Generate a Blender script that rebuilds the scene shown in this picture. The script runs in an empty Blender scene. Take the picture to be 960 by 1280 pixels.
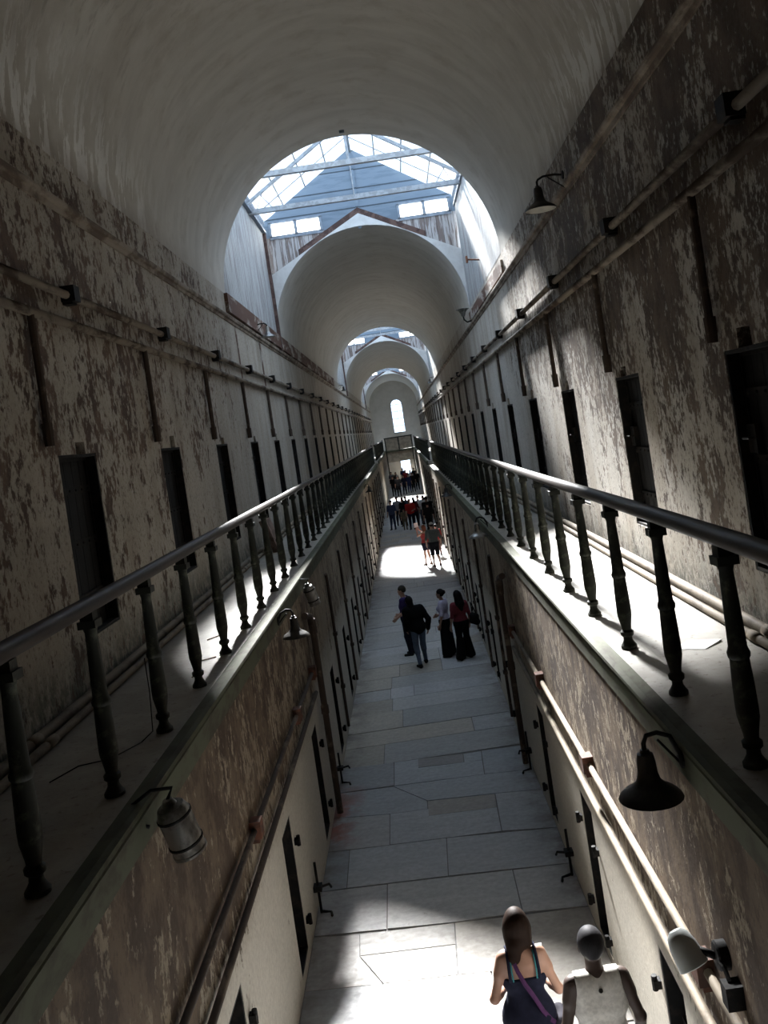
import bpy, bmesh, math, random
import numpy as np
from mathutils import Matrix, Vector

random.seed(7)
C = bpy.context.scene.collection
R = math.radians
PI = math.pi

# ------------------------------------------------------------------ materials
def new_mat(name):
    m = bpy.data.materials.new(name); m.use_nodes = True
    nt = m.node_tree; nt.nodes.clear()
    out = nt.nodes.new('ShaderNodeOutputMaterial')
    b = nt.nodes.new('ShaderNodeBsdfPrincipled')
    nt.links.new(b.outputs[0], out.inputs[0])
    return m, nt, b, out

class NT:
    def __init__(s, nt): s.nt = nt
    def put(s, sock, v):
        if hasattr(v, 'is_output') or isinstance(v, bpy.types.NodeSocket): s.nt.links.new(v, sock)
        elif isinstance(v, (tuple, list)) and len(v) == 3 and sock.type == 'RGBA': sock.default_value = (*v, 1)
        else: sock.default_value = v
    def math(s, op, a, b=0.0, clamp=False):
        n = s.nt.nodes.new('ShaderNodeMath'); n.operation = op; n.use_clamp = clamp
        s.put(n.inputs[0], a); s.put(n.inputs[1], b); return n.outputs[0]
    def mix(s, f, a, b, mode='MIX'):
        n = s.nt.nodes.new('ShaderNodeMix'); n.data_type = 'RGBA'; n.blend_type = mode
        s.put(n.inputs[0], f); s.put(n.inputs[6], a); s.put(n.inputs[7], b); return n.outputs[2]
    def coord(s):
        return s.nt.nodes.new('ShaderNodeTexCoord').outputs['Object']
    def mapping(s, v, scale=(1, 1, 1), loc=(0, 0, 0), rot=(0, 0, 0)):
        n = s.nt.nodes.new('ShaderNodeMapping'); s.put(n.inputs[0], v)
        n.inputs[1].default_value = loc; n.inputs[2].default_value = rot; n.inputs[3].default_value = scale
        return n.outputs[0]
    def noise(s, v, scale, detail=4, rough=.6, dist=0):
        n = s.nt.nodes.new('ShaderNodeTexNoise'); s.put(n.inputs['Vector'], v)
        n.inputs['Scale'].default_value = scale; n.inputs['Detail'].default_value = detail
        n.inputs['Roughness'].default_value = rough; n.inputs['Distortion'].default_value = dist
        return n.outputs[0]
    def step(s, x, lo, hi):
        n = s.nt.nodes.new('ShaderNodeMapRange'); n.interpolation_type = 'SMOOTHSTEP'
        s.put(n.inputs[0], x); s.put(n.inputs[1], lo); s.put(n.inputs[2], hi); return n.outputs[0]
    def rng(s, x, a, b, c, d):
        n = s.nt.nodes.new('ShaderNodeMapRange'); s.put(n.inputs[0], x)
        for i, q in enumerate((a, b, c, d)): n.inputs[i + 1].default_value = q
        return n.outputs[0]
    def sep(s, v):
        n = s.nt.nodes.new('ShaderNodeSeparateXYZ'); s.put(n.inputs[0], v); return n.outputs
    def bump(s, h, strength=.3, dist=.02):
        n = s.nt.nodes.new('ShaderNodeBump'); n.inputs['Strength'].default_value = strength
        n.inputs['Distance'].default_value = dist; s.put(n.inputs['Height'], h); return n.outputs[0]

def simple(name, col, rough=.7, metal=0.0, var=.25, scale=8.0, spec=.3):
    m, nt, b, _ = new_mat(name); t = NT(nt)
    f = t.noise(t.coord(), scale, 4)
    c = t.mix(t.step(f, .35, .65), tuple(x * (1 - var) for x in col), tuple(min(1, x * (1 + var)) for x in col))
    t.put(b.inputs['Base Color'], c); b.inputs['Roughness'].default_value = rough
    b.inputs['Metallic'].default_value = metal; b.inputs['Specular IOR Level'].default_value = spec
    return m

def peel(name, paint, paint2, under, under2, ycov, zcov=None, flecks=10.0, stretch=.65, w=.022, base_green=None, low=None):
    """old limewash flaking off darker plaster; ycov: list of (y, threshold) along the corridor"""
    m, nt, b, _ = new_mat(name); t = NT(nt)
    co = t.coord(); xyz = t.sep(co)
    v = t.mapping(co, (1, 1, stretch))
    n1 = t.noise(v, 1.0, 5, .6, .1); n2 = t.noise(v, flecks, 6, .68, .05); n3 = t.noise(v, 3.2, 6, .65, .15)
    n = t.math('ADD', t.math('MULTIPLY', n1, .27), t.math('ADD', t.math('MULTIPLY', n2, .40), t.math('MULTIPLY', n3, .33)))
    cr = nt.nodes.new('ShaderNodeValToRGB'); el = cr.color_ramp.elements
    y0, y1 = ycov[0][0], ycov[-1][0]
    el[0].position = 0; el[0].color = (*[ycov[0][1]] * 3, 1); el[1].position = 1; el[1].color = (*[ycov[-1][1]] * 3, 1)
    for y, c in ycov[1:-1]:
        e = el.new((y - y0) / (y1 - y0)); e.color = (c, c, c, 1)
    t.put(cr.inputs[0], t.rng(xyz[1], y0, y1, 0, 1))
    thr = cr.outputs[0]
    if zcov:
        for (za, zb, d) in zcov:   # below za full shift d, above zb none
            thr = t.math('ADD', thr, t.rng(xyz[2], za, zb, d, 0.0))
    mask = t.step(t.math('SUBTRACT', n, thr), -w, w)
    lo = t.noise(t.mapping(co, (1, 1, .3)), 1.7, 5, .6)
    fine = t.noise(co, 30, 3)
    p = t.mix(t.step(lo, .38, .62), paint, paint2)
    lowm = t.rng(t.math('ADD', xyz[2], t.math('MULTIPLY', n3, .6)), low[1], low[2], .12, 1) if low else 1.0
    if low: p = t.mix(t.rng(t.math('ADD', xyz[2], t.math('MULTIPLY', n3, .6)), low[1], low[2], 1, 0), p, low[0])
    u = t.mix(t.step(t.noise(v, 3.7, 5, .65), .4, .6), under, under2)
    col = t.mix(mask, u, p)
    sp = t.step(t.noise(v, 26, 5, .7), .56, .62)
    col = t.mix(t.math('MULTIPLY', t.math('MULTIPLY', sp, lowm), .6), col, under)
    col = t.mix(t.rng(fine, .3, .7, .0, .3), col, tuple(x * .5 for x in paint2), 'MIX')
    if base_green:
        g, za, zb = base_green
        gm = t.math('MULTIPLY', t.rng(t.math('ADD', xyz[2], t.math('MULTIPLY', n3, .5)), za, zb, .8, 0), t.step(n2, .35, .6))
        col = t.mix(gm, col, g)
    t.put(b.inputs['Base Color'], col)
    b.inputs['Roughness'].default_value = .8; b.inputs['Specular IOR Level'].default_value = .25
    t.put(b.inputs['Normal'], t.bump(t.math('ADD', mask, t.math('MULTIPLY', fine, .4)), .55, .012))
    return m

M = {}
M['wall_l'] = peel('peeling limewash left', (.52, .48, .415), (.42, .37, .305), (.075, .044, .031), (.155, .098, .068),
                   [(-6, .50), (4, .495), (12, .485), (17, .45), (20, .39), (30, .36), (60, .35), (108, .35)],
                   [(4.6, 6.0, -.04)], 12.0, base_green=((.05, .065, .05), 3.95, 4.45))
M['wall_r'] = peel('peeling limewash right', (.60, .57, .52), (.45, .40, .335), (.065, .043, .031), (.15, .105, .075),
                   [(-6, .54), (4, .535), (13, .52), (17, .49), (21, .40), (30, .36), (60, .35), (108, .35)],
                   [(5.2, 6.3, -.05)], 17.0, base_green=((.05, .06, .045), 3.9, 4.3))
M['wall_low'] = peel('peeling limewash on brown plaster', (.37, .305, .22), (.265, .21, .15), (.06, .038, .026), (.15, .105, .068),
                     [(-6, .56), (7.5, .545), (10.5, .51), (14, .48), (20, .465), (40, .46), (108, .45)],  # near end: brown plaster, made browner to put the light's falloff into the colour
                     [(1.5, 2.1, -.14)], 14.0, low=((.60, .56, .48), 1.9, 2.5))

def vault_mat():
    m, nt, b, _ = new_mat('vault plaster'); t = NT(nt)
    co = t.coord(); xyz = t.sep(co)
    v = t.mapping(co, (.4, 1.5, .4))
    st = t.noise(v, 1.5, 6, .6, .6); lo = t.noise(co, .6, 4, .6); fl = t.noise(t.mapping(co, (.8, 1.7, .4)), 3.4, 6, .66); bl = t.noise(co, 2.0, 6, .65)
    col = t.mix(t.step(st, .3, .75), (.66, .64, .59), (.55, .53, .485))
    col = t.mix(t.math('MULTIPLY', t.step(bl, .5, .68), .4), col, (.44, .405, .345))
    # damp brown stains towards the near end, and flakes of bare limewash above the cornice
    near = t.rng(t.math('ADD', xyz[1], t.math('MULTIPLY', lo, 9.0)), 9.0, 18.0, 1, 0)
    left = t.rng(t.math('ABSOLUTE', t.math('SUBTRACT', xyz[0], .3)), .9, 2.3, .35, 1)
    col = t.mix(t.math('MULTIPLY', t.math('MULTIPLY', near, t.step(lo, .3, .62)), t.math('MULTIPLY', left, .85)), col, (.20, .155, .105))
    col = t.mix(t.math('MULTIPLY', t.step(fl, .52, .64), t.math('MULTIPLY', near, .55)), col, (.13, .10, .07))
    hug = t.rng(t.math('ADD', xyz[2], t.math('MULTIPLY', lo, 1.2)), 9.4, 10.6, 1, 0)
    band = t.math('MULTIPLY', t.rng(xyz[1], 6.5, 8.0, 0, 1), t.rng(xyz[1], 11.5, 14.0, 1, 0))
    col = t.mix(t.math('MULTIPLY', t.step(fl, .51, .535), t.math('MULTIPLY', hug, band)), col, (.86, .86, .84))
    spring = t.rng(t.math('ADD', xyz[2], t.math('MULTIPLY', bl, .8)), 9.0, 9.45, .6, 0)
    col = t.mix(t.math('MULTIPLY', spring, t.rng(xyz[1], 12.0, 19.0, 1, .25)), col, (.17, .125, .09))
    t.put(b.inputs['Base Color'], col); b.inputs['Roughness'].default_value = .85
    b.inputs['Specular IOR Level'].default_value = .2
    t.put(b.inputs['Normal'], t.bump(t.math('ADD', bl, t.math('MULTIPLY', t.noise(co, 9, 4), .4)), .35, .025))
    return m
M['vault'] = vault_mat()

def stone_mat():
    m, nt, b, _ = new_mat('flagstone'); t = NT(nt)
    at = nt.nodes.new('ShaderNodeAttribute'); at.attribute_name = 'tone'
    co = t.coord()
    v = t.noise(t.mapping(co, (1, 3.5, 1), rot=(0, 0, .12)), 1.8, 6, .65, .8)
    f = t.noise(co, 14, 5, .6)
    sp = t.step(t.noise(co, 5, 4, .7), .66, .72)
    c = t.mix(t.rng(v, .3, .7, 0, .55), at.outputs['Color'], t.mix(1.0, at.outputs['Color'], (.62, .62, .62), 'MULTIPLY'))
    c = t.mix(t.rng(f, .3, .7, 0, .35), c, (.16, .15, .14))
    c = t.mix(t.math('MULTIPLY', sp, .35), c, (.12, .10, .08))
    xyz = t.sep(co); st = t.math('MULTIPLY', t.rng(xyz[0], -1.45, -1.05, 1, 0), t.math('MULTIPLY', t.rng(xyz[1], 12.4, 12.9, 0, 1), t.rng(xyz[1], 14.2, 15.0, 1, 0)))
    c = t.mix(t.math('MULTIPLY', st, t.step(t.noise(co, 3, 5), .4, .55)), c, (.30, .10, .07))
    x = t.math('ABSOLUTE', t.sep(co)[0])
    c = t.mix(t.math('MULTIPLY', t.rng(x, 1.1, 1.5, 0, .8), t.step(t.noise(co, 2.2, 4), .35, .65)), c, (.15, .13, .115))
    t.put(b.inputs['Base Color'], c)
    t.put(b.inputs['Roughness'], t.rng(f, .3, .7, .42, .62)); b.inputs['Specular IOR Level'].default_value = .45
    t.put(b.inputs['Normal'], t.bump(f, .15, .01))
    return m
M['stone'] = stone_mat()

def gallery_mat():
    m, nt, b, _ = new_mat('dusty gallery stone'); t = NT(nt)
    co = t.coord(); n = t.noise(co, 2.2, 6, .65, .4); f = t.noise(co, 18, 5, .65)
    c = t.mix(t.step(n, .35, .65), (.27, .25, .215), (.36, .34, .30))
    c = t.mix(t.step(f, .56, .72), c, (.16, .135, .11))
    x = t.math('ABSOLUTE', t.sep(co)[0])
    c = t.mix(t.math('MULTIPLY', t.rng(x, 2.4, 2.75, 0, .85), t.step(n, .3, .55)), c, (.13, .115, .09))
    t.put(b.inputs['Base Color'], c); b.inputs['Roughness'].default_value = .5; b.inputs['Specular IOR Level'].default_value = .4
    t.put(b.inputs['Normal'], t.bump(t.math('ADD', n, f), .25, .012))
    return m
M['gallery'] = gallery_mat()

def worn(name, col, col2, rough=.7, scale=4, thr=.5, w=.06, stretch=(1, 1, 1), bump=.3, metal=0, spec=.3):
    m, nt, b, _ = new_mat(name); t = NT(nt)
    v = t.mapping(t.coord(), stretch)
    n = t.noise(v, scale, 6, .65, .3)
    mk = t.step(n, thr - w, thr + w)
    t.put(b.inputs['Base Color'], t.mix(mk, col, col2)); b.inputs['Roughness'].default_value = rough
    b.inputs['Metallic'].default_value = metal; b.inputs['Specular IOR Level'].default_value = spec
    t.put(b.inputs['Normal'], t.bump(n, bump, .01))
    return m
M['fascia'] = worn('green painted stone edge', (.09, .096, .06), (.06, .054, .036), .8, 5, .55, .1, (1, .5, 1))
M['iron'] = worn('dark green cast iron', (.02, .023, .018), (.10, .108, .08), .6, 9, .60, .1, spec=.3)
M['rail'] = worn('worn handrail', (.034, .026, .021), (.06, .047, .038), .5, 7, .55, .1, (1, .1, 1), .1, spec=.16)
M['door'] = worn('black door timber', (.004, .004, .0045), (.011, .0105, .010), .75, 6, .55, .1, (1, 4, .6))
M['iron2'] = worn('blackened iron', (.007, .007, .007), (.022, .017, .014), .7, 9, .55, .1, spec=.2)
M['rust'] = worn('rust', (.16, .065, .04), (.065, .035, .025), .8, 6, .5, .12)
M['pipe'] = worn('limewashed pipe', (.27, .23, .185), (.075, .052, .038), .7, 3.5, .53, .08, (1, .4, 1))
M['pipe_dark'] = worn('dark rusty pipe', (.06, .042, .032), (.20, .155, .115), .75, 3.5, .60, .08, (1, .4, 1))
M['pipe_pale'] = worn('pale dusty pipe', (.20, .165, .12), (.10, .078, .055), .75, 6, .55, .1, (1, .4, 1))
M['cornice'] = worn('worn cornice', (.34, .29, .235), (.13, .095, .07), .8, 3.5, .5, .1, (1, .5, 1))
M['beam'] = worn('rusty red beam', (.115, .062, .045), (.40, .36, .32), .8, 2.6, .54, .05, (1, .35, 1))
M['redbeam'] = worn('dark red brown timber', (.06, .036, .032), (.11, .07, .06), .8, 4)
M['gable'] = worn('whitewashed gable', (.55, .56, .56), (.44, .44, .44), .85, 2, .55, .15)
M['arch'] = worn('pale reveal plaster', (.52, .50, .46), (.44, .42, .38), .85, 1.2, .5, .2, bump=.08)
M['steel'] = worn('pale steel', (.30, .33, .36), (.22, .24, .26), .5, 6, spec=.4)
M['frame'] = worn('grey window frame', (.24, .28, .33), (.19, .22, .26), .6, 6)
M['paper'] = simple('paper', (.8, .8, .78), .7, var=.03)
M['galv'] = worn('galvanised tin', (.34, .34, .33), (.14, .135, .13), .36, 7, .52, .1, metal=.8)
M['fixture'] = simple('pale grey fixture paint', (.52, .55, .54), .4, var=.06)
M['shade'] = worn('black enamel', (.012, .012, .012), (.028, .024, .02), .45, 9, spec=.4)
M['enamel'] = simple('white enamel inside', (.5, .48, .43), .45, var=.1)
M['bulb'] = simple('frosted bulb glass', (.7, .68, .62), .25, var=.02)
M['dirt'] = simple('joint dirt', (.09, .08, .07), .95)
M['woodpanel'] = worn('beige panel', (.36, .31, .24), (.26, .22, .17), .7, 3)
M['wood'] = worn('pinkish board', (.34, .24, .20), (.2, .14, .11), .8, 6)

def plank_mat(name, c1, c2, pw, axis, horizontal=False):
    m, nt, b, _ = new_mat(name); t = NT(nt)
    co = t.coord(); xyz = t.sep(co)
    a = xyz[2] if horizontal else xyz[axis]
    fr = t.math('FRACT', t.math('DIVIDE', a, pw))
    gap = t.math('LESS_THAN', fr, .07)
    idn = t.math('FLOOR', t.math('DIVIDE', a, pw))
    wn = nt.nodes.new('ShaderNodeTexWhiteNoise'); wn.noise_dimensions = '1D'; t.put(wn.inputs['W'], idn)
    st = (1, 1, .12) if not horizontal else (.12, 1, 1)
    n = t.noise(t.mapping(co, st), 9, 5, .65)
    mk = t.step(t.math('ADD', n, t.math('MULTIPLY', t.math('SUBTRACT', wn.outputs[0], .5), .12)), .46, .58)
    c = t.mix(mk, c1, c2)
    c = t.mix(gap, c, tuple(x * .35 for x in c2))
    t.put(b.inputs['Base Color'], c); b.inputs['Roughness'].default_value = .8
    t.put(b.inputs['Normal'], t.bump(t.math('SUBTRACT', n, gap), .5, .01))
    return m
M['plank_y'] = plank_mat('whitewashed planks', (.44, .46, .47), (.28, .27, .27), .16, 1)
M['plank_x'] = plank_mat('weathered planks', (.40, .39, .39), (.17, .14, .13), .17, 0)
M['blue'] = plank_mat('blue grey boarding', (.16, .21, .265), (.13, .175, .225), .55, 0, True)

def glass_mat(name, tint=(.95, .97, 1), gloss=.06):
    m = bpy.data.materials.new(name); m.use_nodes = True
    nt = m.node_tree; nt.nodes.clear(); t = NT(nt)
    out = nt.nodes.new('ShaderNodeOutputMaterial'); tr = nt.nodes.new('ShaderNodeBsdfTransparent')
    gl = nt.nodes.new('ShaderNodeBsdfGlossy'); mx = nt.nodes.new('ShaderNodeMixShader')
    n = t.noise(t.coord(), 3, 3)
    t.put(tr.inputs[0], t.mix(n, tint, tuple(x * .9 for x in tint))); gl.inputs['Roughness'].default_value = .1
    mx.inputs[0].default_value = gloss
    nt.links.new(tr.outputs[0], mx.inputs[1]); nt.links.new(gl.outputs[0], mx.inputs[2]); nt.links.new(mx.outputs[0], out.inputs[0])
    return m
M['glass'] = glass_mat('roof glass')
def frosted():
    m = bpy.data.materials.new('dirty frosted glass'); m.use_nodes = True
    nt = m.node_tree; nt.nodes.clear(); t = NT(nt)
    out = nt.nodes.new('ShaderNodeOutputMaterial'); tr = nt.nodes.new('ShaderNodeBsdfTransparent')
    tl = nt.nodes.new('ShaderNodeBsdfTranslucent'); mx = nt.nodes.new('ShaderNodeMixShader')
    t.put(tl.inputs[0], t.mix(t.noise(t.coord(), 4, 4), (.85, .87, .88), (.95, .95, .93))); mx.inputs[0].default_value = .93
    nt.links.new(tr.outputs[0], mx.inputs[1]); nt.links.new(tl.outputs[0], mx.inputs[2]); nt.links.new(mx.outputs[0], out.inputs[0])
    return m
M['frost'] = frosted()

# ------------------------------------------------------------------ mesh helpers
class MB:
    def __init__(s): s.v = []; s.f = []; s.mi = []; s.cur = 0
    def add(s, vs, fs):
        o = len(s.v); s.v += [tuple(p) for p in vs]
        for f in fs: s.f.append(tuple(i + o for i in f)); s.mi.append(s.cur)
        return s
    def quad(s, a, b, c, d): return s.add([a, b, c, d], [(0, 1, 2, 3)])
    def box(s, x0, x1, y0, y1, z0, z1):
        v = [(x, y, z) for x in (x0, x1) for y in (y0, y1) for z in (z0, z1)]
        return s.add(v, [(0, 1, 3, 2), (4, 6, 7, 5), (0, 4, 5, 1), (2, 3, 7, 6), (0, 2, 6, 4), (1, 5, 7, 3)])
    def hexa(s, lo, hi):  # two matching polygons
        n = len(lo); v = list(lo) + list(hi)
        f = [tuple(range(n))[::-1], tuple(range(n, 2 * n))] + [(i, (i + 1) % n, n + (i + 1) % n, n + i) for i in range(n)]
        return s.add(v, f)
    def tube(s, pts, r, n=8, caps=True):
        pts = [Vector(p) for p in pts]; rs = r if isinstance(r, (list, tuple)) else [r] * len(pts)
        rings = []; up = None
        for i, p in enumerate(pts):
            d = (pts[min(i + 1, len(pts) - 1)] - pts[max(i - 1, 0)]).normalized()
            if up is None:
                up = Vector((0, 0, 1)) if abs(d.z) < .9 else Vector((1, 0, 0))
            a = d.cross(up).normalized(); b_ = a.cross(d).normalized(); up = b_
            rings.append([p + a * math.cos(2 * PI * k / n) * rs[i] + b_ * math.sin(2 * PI * k / n) * rs[i] for k in range(n)])
        v = [q for rg in rings for q in rg]; f = []
        for i in range(len(pts) - 1):
            for k in range(n):
                f.append((i * n + k, i * n + (k + 1) % n, (i + 1) * n + (k + 1) % n, (i + 1) * n + k))
        if caps: f += [tuple(range(n))[::-1], tuple(range((len(pts) - 1) * n, len(pts) * n))]
        return s.add(v, f)
    def lathe(s, prof, n=14, mat=None, caps=True):  # prof: (r, z)
        mat = mat or Matrix(); v = []; f = []
        for (r, z) in prof:
            for k in range(n): v.append(mat @ Vector((r * math.cos(2 * PI * k / n), r * math.sin(2 * PI * k / n), z)))
        for i in range(len(prof) - 1):
            for k in range(n): f.append((i * n + k, i * n + (k + 1) % n, (i + 1) * n + (k + 1) % n, (i + 1) * n + k))
        if caps: f += [tuple(range(n))[::-1], tuple(range((len(prof) - 1) * n, len(prof) * n))]
        return s.add(v, f)
    def ball(s, c, r, n=10, m=7):
        c = Vector(c); rr = r if isinstance(r, (tuple, list)) else (r, r, r)
        v = [c + Vector((0, 0, -rr[2]))]; f = []
        for i in range(1, m):
            a = -PI / 2 + PI * i / m
            for k in range(n): v.append(c + Vector((rr[0] * math.cos(a) * math.cos(2 * PI * k / n), rr[1] * math.cos(a) * math.sin(2 * PI * k / n), rr[2] * math.sin(a))))
        v.append(c + Vector((0, 0, rr[2])))
        for k in range(n): f.append((0, 1 + (k + 1) % n, 1 + k))
        for i in range(m - 2):
            for k in range(n):
                a = 1 + i * n; f.append((a + k, a + (k + 1) % n, a + n + (k + 1) % n, a + n + k))
        a = 1 + (m - 2) * n
        for k in range(n): f.append((a + k, a + (k + 1) % n, len(v) - 1))
        return s.add(v, f)
    def mesh(s, name, mats, smooth=False, recalc=True):
        me = bpy.data.meshes.new(name); me.from_pydata(s.v, [], s.f)
        for m in (mats if isinstance(mats, (list, tuple)) else [mats]): me.materials.append(m)
        for p, i in zip(me.polygons, s.mi): p.material_index = i
        if recalc:
            bm = bmesh.new(); bm.from_mesh(me); bmesh.ops.recalc_face_normals(bm, faces=bm.faces); bm.to_mesh(me); bm.free()
        if smooth: me.polygons.foreach_set('use_smooth', [True] * len(me.polygons)); 
        if smooth == 'auto': me.set_sharp_from_angle(angle=R(35))
        return me
    def build(s, name, mats, parent=None, smooth=False, recalc=True):
        o = bpy.data.objects.new(name, s.mesh(name, mats, smooth, recalc)); C.objects.link(o)
        if parent: o.parent = parent
        return o

def tag(o, label=None, cat=None, group=None, kind=None):
    if label: o['label'] = label
    if cat: o['category'] = cat
    if group: o['group'] = group
    if kind: o['kind'] = kind
    return o
def thing(name, label, cat, loc=(0, 0, 0), rz=0, group=None):
    o = bpy.data.objects.new(name, None); C.objects.link(o); o.empty_display_size = .1
    o.location = loc; o.rotation_euler = (0, 0, rz); return tag(o, label, cat, group)
def struct(mb, name, mats, smooth=False, label=None):
    o = mb.build(name, mats, None, smooth); o['kind'] = 'structure'
    if label: o['label'] = label
    return o
def dup(root, label=None, group=None, **kw):
    r = root.copy(); C.objects.link(r)
    if label: r['label'] = label
    if group: r['group'] = group
    for k, v in kw.items(): setattr(r, k, v)
    for ch in list(root.children):
        c = ch.copy(); C.objects.link(c); c.parent = r
        for g in ch.children:
            d = g.copy(); C.objects.link(d); d.parent = c
    return r
ONES = ['first', 'second', 'third', 'fourth', 'fifth', 'sixth', 'seventh', 'eighth', 'ninth', 'tenth', 'eleventh', 'twelfth', 'thirteenth',
        'fourteenth', 'fifteenth', 'sixteenth', 'seventeenth', 'eighteenth', 'nineteenth', 'twentieth']
def nth(k):
    if k < 20: return ONES[k]
    t = (k + 1) // 10; u = (k + 1) % 10
    return {2: 'twentieth', 3: 'thirtieth'}[t] if u == 0 else {2: 'twenty-', 3: 'thirty-'}[t] + ONES[u - 1]

# ------------------------------------------------------------------ dimensions (metres; corridor runs along +Y)
FH = 1.55      # half width of the lower corridor
GE = 1.60      # gallery edge
UH = 2.80      # half width between the upper walls
G = 3.60       # gallery floor level
CO = 8.25      # cornice
SP = 8.75      # springing of the vaults
Y0, Y1 = -6.0, 108.0
VAULTS = [(Y0, 18.5), (26.72, 52.5), (60.72, 86.5), (94.72, Y1)]
BAYS = [(18.5, 26.6), (52.5, 60.6), (86.5, 94.6)]

# ------------------------------------------------------------------ floor of big flagstones
def make_floor():
    polys = []
    GREY = [(.40, .41, .42), (.45, .455, .46), (.37, .38, .40), (.42, .42, .41)]
    BEI = (.42, .385, .325)
    near = [  # hand laid stones seen close by: (corner list, tone)
        ([(-1.55, 8.25), (-.73, 8.25), (-.74, 9.31), (-1.55, 9.37)], (.36, .37, .38)),
        ([(-.73, 8.2), (.40, 8.2), (.36, 9.25), (-.74, 9.31)], (.46, .455, .44)),
        ([(.40, 8.2), (1.55, 8.2), (1.55, 9.15), (.36, 9.25)], BEI),
        ([(-1.55, 9.37), (-.74, 9.31), (-1.0, 9.87), (-1.02, 10.3), (-1.55, 10.39)], (.41, .385, .36)),
        ([(-1.0, 9.87), (.04, 9.82), (.05, 10.25), (-1.02, 10.3)], (.385, .365, .33)),
        ([(-.74, 9.31), (.03, 9.27), (.04, 9.82), (-1.0, 9.87)], (.48, .44, .38)),
        ([(.03, 9.27), (1.55, 9.15), (1.55, 10.18), (.87, 10.2), (.05, 10.25)], BEI),
        ([(-1.55, 10.39), (-.71, 10.32), (-.72, 11.35), (-1.55, 11.4)], (.42, .42, .42)),
        ([(-.71, 10.32), (.05, 10.25), (.82, 10.25), (.83, 11.24), (-.72, 11.35)], (.46, .465, .45)),
        ([(.82, 10.25), (1.55, 10.18), (1.55, 11.2), (.83, 11.24)], (.49, .485, .47)),
        ([(-1.55, 11.4), (-1.23, 11.4), (-1.25, 12.45), (-1.55, 12.48)], (.30, .32, .34)),
        ([(-1.23, 11.4), (.04, 11.33), (.07, 12.38), (-1.25, 12.45)], (.44, .45, .46)),
        ([(.04, 11.33), (1.55, 11.2), (1.55, 12.2), (.07, 12.38)], (.42, .43, .44)),
        ([(-1.55, 12.48), (-.70, 12.42), (-.71, 13.43), (-1.55, 13.57)], (.42, .41, .40)),
        ([(-.70, 12.42), (.82, 12.33), (.84, 13.11), (-.15, 13.17), (-.15, 13.4), (-.71, 13.43)], (.43, .44, .45)),
        ([(-.15, 13.17), (.84, 13.11), (.86, 13.6), (-.15, 13.7)], (.34, .31, .27)),
        ([(.82, 12.33), (1.55, 12.2), (1.55, 13.5), (.86, 13.6)], (.41, .42, .43)),
        ([(-1.55, 13.57), (-.71, 13.43), (-.15, 13.4), (-.15, 13.7), (-.66, 14.45), (-1.55, 14.5)], (.37, .385, .40)),
        ([(-.15, 13.7), (.86, 13.6), (1.55, 13.5), (1.55, 14.3), (.78, 14.4), (-.66, 14.45)], (.38, .40, .42)),
        ([(-.65, 14.48), (.78, 14.4), (.80, 15.02), (-.26, 15.1), (-.26, 15.5), (-.66, 15.5)], (.40, .42, .44)),
        ([(-.26, 15.1), (.5, 15.03), (.51, 15.43), (-.26, 15.5)], (.25, .24, .23)),
        ([(.5, 15.03), (.80, 15.02), (.82, 15.44), (.51, 15.43)], (.38, .40, .42)),
        ([(-1.55, 14.5), (-.65, 14.48), (-.66, 15.5), (-1.55, 15.55)], (.30, .31, .32)),
        ([(.78, 14.4), (1.55, 14.3), (1.55, 15.4), (.82, 15.44)], (.36, .38, .40)),
    ]
    for p, t in near: polys.append((p, t))
    rr = random.Random(3)
    def rows(ya, yb):
        y = ya
        while y < yb - .01:
            d = rr.uniform(.75, 1.15); y2 = min(y + d, yb)
            if yb - y2 < .4: y2 = yb
            cuts = [-1.55] + sorted(rr.uniform(-1.1, 1.1) if rr.random() < .5 else rr.choice([-.7, .1, .75]) + rr.uniform(-.15, .15) for _ in range(rr.choice([1, 2, 2]))) + [1.55]
            cuts = [c for i, c in enumerate(cuts) if i == 0 or c - cuts[i - 1] > .25 or i == len(cuts) - 1]
            for a, b_ in zip(cuts, cuts[1:]):
                tone = rr.choice(GREY); k = rr.uniform(.85, 1.1)
                tone = BEI if rr.random() < .15 else tone
                polys.append(([(a, y), (b_, y), (b_, y2), (a, y2)], tuple(c * k for c in tone)))
            y = y2
    rows(Y0, 8.2); rows(15.5, Y1)
    mb = MB(); tones = []
    for p, t in polys:
        cx = sum(q[0] for q in p) / len(p); cy = sum(q[1] for q in p) / len(p)
        zt = rr.uniform(-.004, .004)
        top = []
        for (x, y) in p:
            dx, dy = x - cx, y - cy
            top.append((x - math.copysign(min(.007, abs(dx)), dx), y - math.copysign(min(.007, abs(dy)), dy), zt))
        lo = [(x, y, -.05) for x, y, z in top]
        n0 = len(mb.f); mb.hexa(lo, top); tones += [t] * (len(mb.f) - n0)
    n0 = len(mb.f)
    mb.box(-1.9, 1.9, Y0 - .3, Y1 + .3, -.25, -.012); tones += [(.10, .09, .08)] * (len(mb.f) - n0)
    o = struct(mb, 'floor', M['stone'], label='corridor floor of large worn grey flagstones')
    tones = [tuple(c * 1.1 for c in t) for t in tones]
    at = o.data.color_attributes.new('tone', 'FLOAT_COLOR', 'CORNER')
    for p, t in zip(o.data.polygons, tones):
        for li in p.loop_indices: at.data[li].color = (*t, 1)
make_floor()

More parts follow.
